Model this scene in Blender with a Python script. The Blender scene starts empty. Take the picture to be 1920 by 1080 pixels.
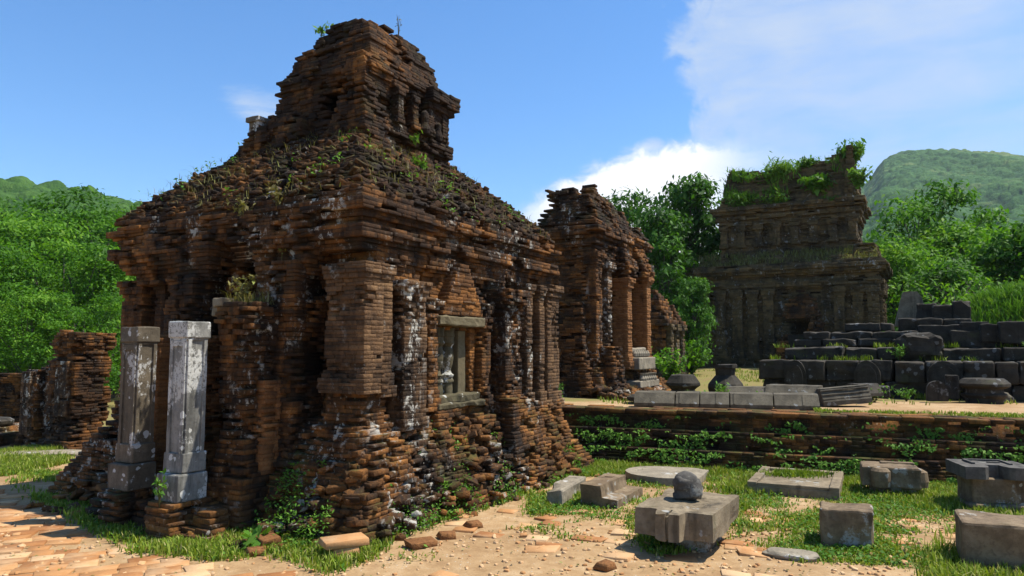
import bpy, bmesh, math, random
import numpy as np
from mathutils import Vector, Matrix, noise
R = math.radians
sc = bpy.context.scene
COL = sc.collection

# ------------------------------------------------------------------ camera
F = 1360.0                      # focal length in pixels of the 1920 px wide frame
PITCH = math.atan(115.0 / F)
CAM_Z = 1.6
cam = bpy.data.cameras.new("camera")
cam.sensor_width = 36.0
cam.lens = 36.0 * F / 1920.0
cam.clip_end = 6000.0
cam.clip_start = 0.05
cam_o = bpy.data.objects.new("camera", cam)
COL.objects.link(cam_o)
cam_o.location = (0, 0, CAM_Z)
cam_o.rotation_euler = (R(90) + PITCH, 0, 0)
sc.camera = cam_o

# ------------------------------------------------------------------ world, sun, exposure
SUN_AZ, SUN_EL = 86.0, 61.0     # clockwise from +Y, above the horizon
world = bpy.data.worlds.new("World")
sc.world = world
world.use_nodes = True
SKY_STRENGTH = 0.085


class NM:
    """small helper that chains node maths"""
    def __init__(s, nt):
        s.nt = nt
        s.n = nt.nodes
        s.l = nt.links

    def add(s, typ, **kw):
        n = s.n.new(typ)
        for k, v in kw.items():
            setattr(n, k, v)
        return n

    def put(s, sock, v):
        if isinstance(v, bpy.types.NodeSocket):
            s.l.new(v, sock)
        elif isinstance(v, (tuple, list)) and len(v) == 3 and sock.type == 'RGBA':
            sock.default_value = (*v, 1)
        else:
            sock.default_value = v

    def m(s, op, a, b=0.0, c=0.0, clamp=False):
        n = s.add('ShaderNodeMath', operation=op, use_clamp=clamp)
        s.put(n.inputs[0], a)
        s.put(n.inputs[1], b)
        s.put(n.inputs[2], c)
        return n.outputs[0]

    def step(s, x, a, b):
        n = s.add('ShaderNodeMapRange', interpolation_type='SMOOTHSTEP')
        s.put(n.inputs['Value'], x)
        s.put(n.inputs['From Min'], a)
        s.put(n.inputs['From Max'], b)
        return n.outputs[0]

    def noise(s, vec, scale, detail=4.0, rough=0.55, dist=0.0):
        n = s.add('ShaderNodeTexNoise')
        if vec is not None:
            s.put(n.inputs['Vector'], vec)
        s.put(n.inputs['Scale'], scale)
        s.put(n.inputs['Detail'], detail)
        s.put(n.inputs['Roughness'], rough)
        s.put(n.inputs['Distortion'], dist)
        return n.outputs['Fac']

    def mapping(s, vec, scale=(1, 1, 1), loc=(0, 0, 0)):
        n = s.add('ShaderNodeMapping')
        s.put(n.inputs['Vector'], vec)
        n.inputs['Scale'].default_value = scale
        n.inputs['Location'].default_value = loc
        return n.outputs[0]

    def mix(s, f, a, b, mode='MIX'):
        n = s.add('ShaderNodeMix', data_type='RGBA', blend_type=mode)
        s.put(n.inputs[0], f)
        s.put(n.inputs[6], a)
        s.put(n.inputs[7], b)
        return n.outputs[2]

    def ramp(s, fac, stops):
        n = s.add('ShaderNodeValToRGB')
        cr = n.color_ramp
        while len(cr.elements) < len(stops):
            cr.elements.new(0.5)
        for e, (p, c) in zip(cr.elements, stops):
            e.position = p
            e.color = (*c, 1)
        s.put(n.inputs[0], fac)
        return n.outputs[0]


def build_world():
    nt = world.node_tree
    nt.nodes.clear()
    k = NM(nt)
    out = k.add('ShaderNodeOutputWorld')
    bg = k.add('ShaderNodeBackground')
    bg.inputs['Strength'].default_value = SKY_STRENGTH
    sky = k.add('ShaderNodeTexSky', sky_type='NISHITA', sun_disc=False)
    sky.sun_elevation = R(SUN_EL)
    sky.sun_rotation = R(SUN_AZ)
    sky.altitude = 200
    sky.air_density = 1.0
    sky.dust_density = 0.6
    sky.ozone_density = 3.0
    tc = k.add('ShaderNodeTexCoord')
    d = tc.outputs['Generated']
    sep = k.add('ShaderNodeSeparateXYZ')
    k.put(sep.inputs[0], d)
    x, y, z = sep.outputs
    az = k.m('MULTIPLY', k.m('ARCTAN2', x, y), 57.2958)
    el = k.m('MULTIPLY', k.m('ARCSINE', z), 57.2958)
    cmb = k.add('ShaderNodeCombineXYZ')
    k.put(cmb.inputs[0], az)
    k.put(cmb.inputs[1], el)
    ae = cmb.outputs[0]
    n1 = k.noise(ae, 0.16, 8, 0.62, 0.3)
    n2 = k.noise(k.mapping(ae, (1, 1, 1), (31, 7, 3)), 0.45, 7, 0.6, 0.6)
    n3 = k.noise(k.mapping(ae, (0.35, 1.2, 1), (5, 17, 3)), 0.35, 7, 0.6, 0.3)
    # thin white veil over the eastern half of the sky
    edge = k.m('ADD', 14.4, k.m('MULTIPLY', k.m('SUBTRACT', n1, 0.5), 13.0))
    edge = k.m('ADD', edge, k.m('MULTIPLY', k.m('SUBTRACT', n2, 0.5), 8.0))
    veil = k.step(k.m('SUBTRACT', az, edge), -0.9, 2.6)
    fade = k.step(k.m('ADD', az, k.m('MULTIPLY', n1, 14.0)), 70.0, 30.0)
    low = k.step(k.m('ADD', el, k.m('MULTIPLY', n1, 10.0)), 16.0, 27.0)
    dens = k.m('ADD', 0.42, k.m('MULTIPLY', low, 0.18))
    dens = k.m('ADD', dens, k.m('MULTIPLY', k.m('SUBTRACT', n3, 0.5), 1.1))
    rim = k.m('MULTIPLY', k.step(k.m('SUBTRACT', az, edge), 5.0, 0.0), 0.16)
    dens = k.m('ADD', dens, k.m('MULTIPLY', rim, low))
    veil = k.m('MULTIPLY', k.m('MULTIPLY', veil, dens, clamp=True), fade)
    # bright cumulus bank low between the temples
    top = k.m('SUBTRACT', 16.0, k.m('MULTIPLY', k.m('POWER', k.m('DIVIDE', k.m('SUBTRACT', az, 14.5), 14.0), 2.0), 4.6))
    top = k.m('ADD', top, k.m('MULTIPLY', k.m('SUBTRACT', n2, 0.5), 2.8))
    cum = k.step(k.m('SUBTRACT', top, el), -0.25, 1.1)
    cum = k.m('MULTIPLY', cum, k.step(az, 23.0, 14.0))
    cum = k.m('MULTIPLY', cum, k.step(az, -3.0, 4.0))
    cum = k.m('MULTIPLY', cum, k.m('ADD', 0.8, k.m('MULTIPLY', n3, 0.35)), clamp=True)

    def blob(a0, e0, ra, re, amp=1.0):
        q = k.m('ADD', k.m('POWER', k.m('ABSOLUTE', k.m('DIVIDE', k.m('SUBTRACT', az, a0), ra)), 2.0),
                k.m('POWER', k.m('ABSOLUTE', k.m('DIVIDE', k.m('SUBTRACT', el, e0), re)), 2.0))
        q = k.m('SUBTRACT', 1.0, q)
        q = k.m('ADD', q, k.m('MULTIPLY', k.m('SUBTRACT', n3, 0.47), 4.0))
        return k.m('MULTIPLY', k.step(q, 0.0, 1.6), amp)
    b1 = blob(-19.6, 18.0, 3.2, 1.7, 0.85)
    b2 = blob(11.0, 15.6, 1.3, 0.8, 0.75)
    b3 = blob(21.5, 19.3, 3.4, 1.3, 0.35)
    mask = k.m('MAXIMUM', k.m('MAXIMUM', veil, cum), k.m('MAXIMUM', b1, k.m('MAXIMUM', b2, b3)))
    skyc = k.mix(1.0, sky.outputs[0], (0.90, 1.04, 1.16), 'MULTIPLY')
    sat = k.add('ShaderNodeHueSaturation')
    sat.inputs['Saturation'].default_value = 1.16
    sat.inputs['Value'].default_value = 1.32
    k.put(sat.inputs['Color'], skyc)
    white = k.mix(cum, (4.7, 5.4, 6.5), (8.6, 8.6, 8.6))
    col = k.mix(mask, sat.outputs[0], white)
    k.put(bg.inputs['Color'], col)
    k.l.new(bg.outputs[0], out.inputs[0])


build_world()

sun = bpy.data.lights.new("sun", 'SUN')
sun.energy = 5.0
sun.angle = R(0.5)
sun.color = (1.0, 0.95, 0.86)
sun_o = bpy.data.objects.new("sun", sun)
COL.objects.link(sun_o)
sd = Vector((math.sin(R(SUN_AZ)) * math.cos(R(SUN_EL)), math.cos(R(SUN_AZ)) * math.cos(R(SUN_EL)), math.sin(R(SUN_EL))))
sun_o.rotation_euler = (-sd).to_track_quat('-Z', 'Y').to_euler()
sun_o.location = (30, 10, 40)

sc.view_settings.view_transform = 'Standard'
sc.view_settings.look = 'None'
sc.view_settings.exposure = 0.72
sc.view_settings.gamma = 1.0
sc.cycles.max_bounces = 6
sc.cycles.diffuse_bounces = 2
sc.cycles.use_denoising = True


# ------------------------------------------------------------------ pixels to places
def ray(px, py):
    x, y = (px - 960) / F, (540 - py) / F
    c, s = math.cos(PITCH), math.sin(PITCH)
    return Vector((x, c - y * s, s + y * c))


def G(px, py, z=0.0):
    """the point of the level z that the photograph shows at a pixel"""
    d = ray(px, py)
    t = (z - CAM_Z) / d.z
    return Vector((d.x * t, d.y * t, z))


def AT(px, py, Y):
    d = ray(px, py)
    t = Y / d.y
    return Vector((d.x * t, Y, CAM_Z + d.z * t))


# ------------------------------------------------------------------ objects
def tag(o, label=None, cat=None, group=None, kind=None):
    if label:
        o['label'] = label
    if cat:
        o['category'] = cat
    if group:
        o['group'] = group
    if kind:
        o['kind'] = kind
    return o


def thing(name, label, cat, loc=(0, 0, 0), rz=0.0, group=None):
    o = bpy.data.objects.new(name, None)
    COL.objects.link(o)
    o.location = loc
    o.rotation_euler = (0, 0, rz)
    o.empty_display_size = 0.2
    return tag(o, label, cat, group)


def link(name, me, mat, parent=None):
    o = bpy.data.objects.new(name, me)
    COL.objects.link(o)
    if mat is not None and not me.materials:
        me.materials.append(mat)
    if parent is not None:
        o.parent = parent
    return o


def copy_tree(o, parent=None):
    c = o.copy()
    COL.objects.link(c)
    c.parent = parent
    for ch in list(o.children):
        copy_tree(ch, c)
    return c


def mesh_np(name, verts, loops, starts, tint=None, smooth=False):
    me = bpy.data.meshes.new(name)
    nv = len(verts)
    me.vertices.add(nv)
    me.vertices.foreach_set('co', np.asarray(verts, np.float32).ravel())
    me.loops.add(len(loops))
    me.loops.foreach_set('vertex_index', np.asarray(loops, np.int32))
    me.polygons.add(len(starts))
    me.polygons.foreach_set('loop_start', np.asarray(starts, np.int32))
    if smooth:
        me.polygons.foreach_set('use_smooth', np.ones(len(starts), bool))
    me.update(calc_edges=True)
    if tint is not None:
        a = me.attributes.new('tint', 'FLOAT', 'POINT')
        a.data.foreach_set('value', np.asarray(tint, np.float32))
    return me


def nz(x, y, z):
    return noise.noise(Vector((x, y, z)))


# chamfered brick template: 24 vertices
def _template():
    cs = [(sx, sy, sz) for sx in (-1, 1) for sy in (-1, 1) for sz in (-1, 1)]
    V = []
    idx = {}
    for ci, c in enumerate(cs):
        for k in range(3):
            idx[(c, k)] = len(V)
            V.append((ci, k))
    faces = []

    def orient(f, n):
        P = []
        for vi in f:
            ci, k = V[vi]
            c = cs[ci]
            P.append(Vector([c[j] * (1.0 if j == k else 0.7) for j in range(3)]))
        nn = (P[1] - P[0]).cross(P[2] - P[0])
        return f if nn.dot(Vector(n)) > 0 else f[::-1]
    for k in range(3):
        a, b = [j for j in range(3) if j != k]
        for s in (-1, 1):
            q = []
            for (p, r) in ((-1, -1), (1, -1), (1, 1), (-1, 1)):
                c = [0, 0, 0]
                c[k], c[a], c[b] = s, p, r
                q.append(idx[(tuple(c), k)])
            n = [0, 0, 0]
            n[k] = s
            faces.append(orient(q, n))
    for k in range(3):           # edges along axis k join faces a and b
        a, b = [j for j in range(3) if j != k]
        for p in (-1, 1):
            for r in (-1, 1):
                c0 = [0, 0, 0]
                c1 = [0, 0, 0]
                c0[k], c1[k] = -1, 1
                c0[a] = c1[a] = p
                c0[b] = c1[b] = r
                c0, c1 = tuple(c0), tuple(c1)
                n = [0, 0, 0]
                n[a], n[b] = p, r
                faces.append(orient([idx[(c0, a)], idx[(c1, a)], idx[(c1, b)], idx[(c0, b)]], n))
    for c in cs:
        faces.append(orient([idx[(c, 0)], idx[(c, 1)], idx[(c, 2)]], c))
    S = np.array([cs[ci] for ci, k in V], float)
    K = np.array([[1.0 if j == k else 0.0 for j in range(3)] for ci, k in V])
    CI = np.array([ci for ci, k in V])
    return S, K, CI, faces


TS, TK, TCI, TF = _template()
XF = [1.0, 0.0]     # scale and lift of what is being built (1, 0 = metres above the thing's own base)
BOXF = [(0, 1, 3, 2), (4, 6, 7, 5), (0, 4, 5, 1), (2, 3, 7, 6), (0, 2, 6, 4), (1, 5, 7, 3)]
BOXS = np.array([(sx, sy, sz) for sx in (-1, 1) for sy in (-1, 1) for sz in (-1, 1)], float)


class Bricks:
    """collects bricks (chamfered, slightly misshapen blocks) and plain cores and makes ONE mesh of them"""

    def __init__(s, seed=1, jit=0.006, chm=0.008):
        jit, chm = jit * 0.5, chm * 0.36
        s.b = []
        s.c = []
        s.rng = random.Random(seed)
        s.seed = seed
        s.jit = jit
        s.jz = 1.0
        s.chm = chm

    def add(s, x, y, z, hx, hy, hz, yaw=0.0, tint=0.5, tx=0.0, ty=0.0):
        s.b.append((x, y, z, hx, hy, hz, yaw, tint, tx, ty))

    def core(s, x0, x1, y0, y1, z0, z1, tint=0.05):
        if x1 > x0 and y1 > y0 and z1 > z0:
            s.c.append(((x0 + x1) / 2, (y0 + y1) / 2, (z0 + z1) / 2, (x1 - x0) / 2, (y1 - y0) / 2, (z1 - z0) / 2, tint))

    def build(s, name, mat, parent=None):
        rg = np.random.default_rng(s.seed)
        vs, ls, st, tn = [], [], [], []
        off = 0
        lo = 0
        if s.b:
            B = np.array(s.b)
            n = len(B)
            C, H = B[:, 0:3], B[:, 3:6]
            ch = np.minimum(s.chm * (0.5 + rg.random(n)), H.min(1) * 0.6)
            loc = TS[None] * (H[:, None, :] - ch[:, None, None] * (1 - TK[None]))
            J = rg.normal(0, s.jit, (n, 8, 3)) * np.minimum(1, H[:, None, :] / 0.03) * np.array([1, 1, s.jz])
            loc = loc + J[:, TCI, :]
            tx, ty, yw = B[:, 8], B[:, 9], B[:, 6]
            x, y, z = loc[..., 0], loc[..., 1], loc[..., 2]
            cx, sx = np.cos(tx)[:, None], np.sin(tx)[:, None]
            y, z = y * cx - z * sx, y * sx + z * cx
            cy, sy = np.cos(ty)[:, None], np.sin(ty)[:, None]
            x, z = x * cy + z * sy, -x * sy + z * cy
            c, q = np.cos(yw)[:, None], np.sin(yw)[:, None]
            x, y = x * c - y * q, x * q + y * c
            P = np.stack([x, y, z], -1) + C[:, None, :]
            vs.append(P.reshape(-1, 3))
            tf = np.concatenate([np.array(f) for f in TF])
            ln = np.array([len(f) for f in TF])
            L = (tf[None] + (np.arange(n) * 24)[:, None]).ravel()
            ls.append(L)
            ls0 = np.concatenate([[0], np.cumsum(ln)[:-1]])
            st.append((ls0[None] + (np.arange(n) * len(tf))[:, None]).ravel())
            tn.append(np.repeat(B[:, 7], 24))
            off += n * 24
            lo += n * len(tf)
        if s.c:
            B = np.array(s.c)
            n = len(B)
            P = BOXS[None] * B[:, None, 3:6] + B[:, None, 0:3]
            vs.append(P.reshape(-1, 3))
            tf = np.array(BOXF).ravel()
            ls.append((tf[None] + (np.arange(n) * 8)[:, None]).ravel() + off)
            st.append(np.arange(n * 6) * 4 + lo)
            tn.append(np.repeat(B[:, 6], 8))
        V = np.concatenate(vs) * XF[0]
        V[:, 2] += XF[1]
        me = mesh_np(name, V, np.concatenate(ls), np.concatenate(st), np.concatenate(tn))
        return link(name, me, mat, parent)


def const(v):
    return lambda z: v


def lerp_profile(pts):
    zs = [p[0] for p in pts]
    os_ = [p[1] for p in pts]
    return lambda z: float(np.interp(z, zs, os_))


def stack(B, rect, z0, z1, prof=0.0, ch=0.042, L=(0.10, 0.22), dep=0.15, rough=0.010, ero=0.03, ef=1.6, drop=0.015,
          ruin=None, faces='flrb', core=0.1, core_f=None, core_l=None, holes=(), tint=(0.0, 1.0), tilt=0.02, out=0.0, tile=0.3, band=0.6):
    """courses of brick round a rectangle (u0,u1,v0,v1); prof(z) pushes the faces out, ruin(u,v) is the height left standing,
    holes = [(face, a0, a1, z0, z1)] are openings; ero wears the faces back with a slow noise; out throws single bricks forward"""
    g = B.rng
    pf = prof if callable(prof) else const(prof)
    so = B.seed * 3.7
    z = z0
    i = 0
    while z < z1 - 0.3 * ch:
        h = min(ch * g.choice((0.78, 0.9, 0.96, 1.0, 1.05, 1.12, 1.3)), z1 - z + 0.001)
        zm = z + h / 2
        o = pf(zm)
        u0, u1, v0, v1 = rect[0] - o, rect[1] + o, rect[2] - o, rect[3] + o
        if u1 - u0 < 0.05 or v1 - v0 < 0.05:
            break
        cj = g.uniform(-rough, rough) * band
        for f in faces:
            full = (i % 2 == 0) == (f in 'fb')
            if f in 'fb':
                a0, a1 = (u0, u1) if full else (u0 + dep * 0.9, u1 - dep * 0.9)
            else:
                a0, a1 = (v0, v1) if full else (v0 + dep * 0.9, v1 - dep * 0.9)
            t = a0
            while t < a1 - 0.02:
                ln = g.uniform(*L)
                if a1 - (t + ln) < L[0] * 0.5:
                    ln = a1 - t
                m = t + ln / 2
                if f == 'f':
                    pu, pv = m, v0
                elif f == 'b':
                    pu, pv = m, v1
                elif f == 'l':
                    pu, pv = u0, m
                else:
                    pu, pv = u1, m
                t += ln
                if any(hf == f and ha - 0.03 < m < hb + 0.03 and hz0 < zm < hz1 for hf, ha, hb, hz0, hz1 in holes):
                    continue
                if ruin is not None and ruin(pu, pv) < zm:
                    continue
                n = nz(pu * ef + so, pv * ef - so, zm * ef * 1.3)
                n2 = nz(pu * ef * 2.2 + so, pv * ef * 2.2, zm * ef * 2.6)
                if g.random() < drop * (1 + 3 * max(0, n)):
                    continue
                er = ero(pu, pv) if callable(ero) else ero
                push = g.uniform(-rough, rough) * 0.7 + cj - er * max(0.0, 1.8 * n + 0.8 * n2)
                n3 = nz(pu * 3.3 - so, pv * 3.3 + so, zm * 4.2)
                if n3 > 0.22:                # several bricks gone together
                    push -= min(0.11, er * 2.4) * min(1.0, (n3 - 0.22) * 3.5)
                if out and g.random() < out:
                    push += g.uniform(0.006, 0.026)
                w = dep * g.uniform(0.9, 1.15)
                hl = ln / 2 - g.uniform(0.0002, 0.0022)
                q = w / 2 - push
                tn = min(1.0, max(0.0, g.uniform(*tint)))
                ya = g.gauss(0, tilt * 0.7)
                tx, ty = g.gauss(0, tilt * 0.5), g.gauss(0, tilt * 0.4)
                hz = h / 2 - g.uniform(0.0, 0.0015)
                if f == 'f':
                    B.add(pu, v0 + q, zm, hl, w / 2, hz, ya, tn, tx, ty)
                elif f == 'b':
                    B.add(pu, v1 - q, zm, hl, w / 2, hz, ya, tn, tx, ty)
                elif f == 'l':
                    B.add(u0 + q, pv, zm, w / 2, hl, hz, ya, tn, tx, ty)
                else:
                    B.add(u1 - q, pv, zm, w / 2, hl, hz, ya, tn, tx, ty)
        cf = core if core_f is None else core_f
        cl = core if core_l is None else core_l
        c0, c1, d0, d1 = u0 + cl, u1 - core, v0 + cf, v1 - core
        if ruin is None:
            B.core(c0, c1, d0, d1, z, z + h)
        else:
            nu, nv = max(1, int((c1 - c0) / tile)), max(1, int((d1 - d0) / tile))
            for a in range(nu):
                for b in range(nv):
                    x0, x1 = c0 + (c1 - c0) * a / nu, c0 + (c1 - c0) * (a + 1) / nu
                    y0, y1 = d0 + (d1 - d0) * b / nv, d0 + (d1 - d0) * (b + 1) / nv
                    r = min(ruin(x0, y0), ruin(x1, y1), ruin(x0, y1), ruin(x1, y0))
                    if r > z + h:
                        if r > z + 3.5 * h:
                            B.core(x0, x1, y0, y1, z, z + h)
                        else:
                            for bb in range(max(1, int((y1 - y0) / 0.13))):
                                nb = max(1, int((y1 - y0) / 0.13))
                                ys = y0 + (y1 - y0) * (bb + 0.5) / nb
                                B.add((x0 + x1) / 2 + g.uniform(-.02, .02), ys, zm, (x1 - x0) / 2 - .004, (y1 - y0) / nb / 2 - .004, h / 2,
                                      g.gauss(0, .06), g.uniform(*tint), g.gauss(0, .03), g.gauss(0, .03))
        z += h
        i += 1


def bands(base, items):
    """profile: base offset plus projecting bands [(z0, z1, extra)]"""
    def p(z):
        o = base(z) if callable(base) else base
        for a, b, e in items:
            if a <= z < b:
                o += e
        return o
    return p


# ------------------------------------------------------------------ worked stone
def bm_add(dst, src):
    me = bpy.data.meshes.new("tmp")
    src.to_mesh(me)
    src.free()
    dst.from_mesh(me)
    bpy.data.meshes.remove(me)


def weather(bm, cut=0.06, amp=0.006, fr=6.0, seed=0.0, chip=0.0):
    """break the long edges of a block and wear its surface"""
    for _ in range(5):
        es = [e for e in bm.edges if e.calc_length() > cut * 1.6]
        if not es:
            break
        bmesh.ops.subdivide_edges(bm, edges=es, cuts=1, use_grid_fill=True)
        bmesh.ops.triangulate(bm, faces=[f for f in bm.faces if len(f.verts) > 4])
    bm.normal_update()
    for v in bm.verts:
        p = v.co
        d = amp * (nz(p.x * fr + seed, p.y * fr - seed, p.z * fr) + 0.5 * nz(p.x * fr * 3 + seed, p.y * fr * 3, p.z * fr * 3))
        if chip:
            c = nz(p.x * 3.1 - seed, p.y * 3.1, p.z * 3.1 + seed)
            d -= chip * max(0.0, c - 0.15) * 2
        v.co = p + v.normal * d


class Stone:
    """collects worn stone shapes into one mesh"""

    def __init__(s, seed=0.0):
        s.bm = bmesh.new()
        s.seed = seed

    def fin(s, b, M, bevel, cut, amp, chip, fr=6.0):
        amp, chip = amp * 1.5, chip * 1.4
        if bevel:
            bmesh.ops.bevel(b, geom=[e for e in b.edges if e.is_manifold and e.calc_face_angle(0) > 0.5], offset=bevel, segments=2, affect='EDGES', profile=0.5, clamp_overlap=True)
        if amp or chip:
            s.seed += 7.13
            weather(b, cut, amp, fr, s.seed, chip)
        if M is not None:
            b.transform(M)
        bmesh.ops.recalc_face_normals(b, faces=b.faces)
        bm_add(s.bm, b)
        return s

    def box(s, c, size, rz=0.0, bevel=0.012, cut=0.07, amp=0.006, chip=0.0, rx=0.0, ry=0.0, taper=1.0):
        b = bmesh.new()
        bmesh.ops.create_cube(b, size=1.0)
        for v in b.verts:
            k = taper if v.co.z > 0 else 1.0
            v.co = Vector((v.co.x * size[0] * k, v.co.y * size[1] * k, v.co.z * size[2]))
        M = Matrix.Translation(c) @ Matrix.Rotation(rz, 4, 'Z') @ Matrix.Rotation(ry, 4, 'Y') @ Matrix.Rotation(rx, 4, 'X')
        return s.fin(b, M, bevel, cut, amp, chip)

    def prism(s, poly, z0, z1, M=None, bevel=0.012, cut=0.07, amp=0.006, chip=0.0):
        b = bmesh.new()
        lo = [b.verts.new((x, y, z0)) for x, y in poly]
        hi = [b.verts.new((x, y, z1)) for x, y in poly]
        n = len(poly)
        b.faces.new(lo[::-1])
        b.faces.new(hi)
        for i in range(n):
            b.faces.new((lo[i], lo[(i + 1) % n], hi[(i + 1) % n], hi[i]))
        return s.fin(b, M, bevel, cut, amp, chip)

    def lathe(s, prof, seg=24, M=None, amp=0.004, squash=(1, 1), cut=0.06, chip=0.0, bevel=0):
        b = bmesh.new()
        rings = []
        for r, z in prof:
            rings.append([b.verts.new((math.cos(2 * math.pi * i / seg) * r * squash[0], math.sin(2 * math.pi * i / seg) * r * squash[1], z)) for i in range(seg)])
        for a, c in zip(rings, rings[1:]):
            for i in range(seg):
                b.faces.new((a[i], a[(i + 1) % seg], c[(i + 1) % seg], c[i]))
        b.faces.new(rings[0][::-1])
        b.faces.new(rings[-1])
        return s.fin(b, M, bevel, cut, amp, chip)

    def rock(s, c, size, rz=0.0, sub=3, amp=0.25, fr=1.7, rx=0.0):
        b = bmesh.new()
        bmesh.ops.create_icosphere(b, subdivisions=sub, radius=1.0)
        s.seed += 3.3
        for v in b.verts:
            p = v.co.normalized()
            q = Vector([math.copysign(abs(x) ** 0.72, x) for x in p])
            k = 1 + amp * nz(p.x * fr + s.seed, p.y * fr, p.z * fr) + amp * 0.4 * nz(p.x * fr * 3, p.y * fr * 3 + s.seed, p.z * fr * 3)
            v.co = Vector((q.x * size[0] / 2, q.y * size[1] / 2, q.z * size[2] / 2)) * k
        M = Matrix.Translation(c) @ Matrix.Rotation(rz, 4, 'Z') @ Matrix.Rotation(rx, 4, 'X')
        return s.fin(b, M, 0, 0.1, 0, 0)

    def tube(s, pts, radii, seg=7):
        b = bmesh.new()
        rings = []
        for i, p in enumerate(pts):
            p = Vector(p)
            d = (Vector(pts[min(i + 1, len(pts) - 1)]) - Vector(pts[max(i - 1, 0)])).normalized()
            a = d.orthogonal().normalized() if i == 0 else (ax - d * ax.dot(d)).normalized()
            ax = a
            c = d.cross(a)
            rings.append([b.verts.new(p + (a * math.cos(2 * math.pi * k / seg) + c * math.sin(2 * math.pi * k / seg)) * radii[i]) for k in range(seg)])
        for a_, c_ in zip(rings, rings[1:]):
            for k in range(seg):
                b.faces.new((a_[k], a_[(k + 1) % seg], c_[(k + 1) % seg], c_[k]))
        b.faces.new(rings[0][::-1])
        b.faces.new(rings[-1])
        return s.fin(b, None, 0, 0.1, 0, 0)

    def build(s, name, mat, parent=None, smooth=False):
        if XF[0] != 1.0 or XF[1]:
            s.bm.transform(Matrix.Translation((0, 0, XF[1])) @ Matrix.Scale(XF[0], 4))
        me = bpy.data.meshes.new(name)
        s.bm.to_mesh(me)
        s.bm.free()
        if smooth:
            me.polygons.foreach_set('use_smooth', np.ones(len(me.polygons), bool))
        return link(name, me, mat, parent)

# ------------------------------------------------------------------ materials
def new_mat(name):
    m = bpy.data.materials.new(name)
    m.use_nodes = True
    nt = m.node_tree
    nt.nodes.clear()
    k = NM(nt)
    out = k.add('ShaderNodeOutputMaterial')
    p = k.add('ShaderNodeBsdfPrincipled')
    k.l.new(p.outputs[0], out.inputs[0])
    return m, k, p, out


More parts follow.
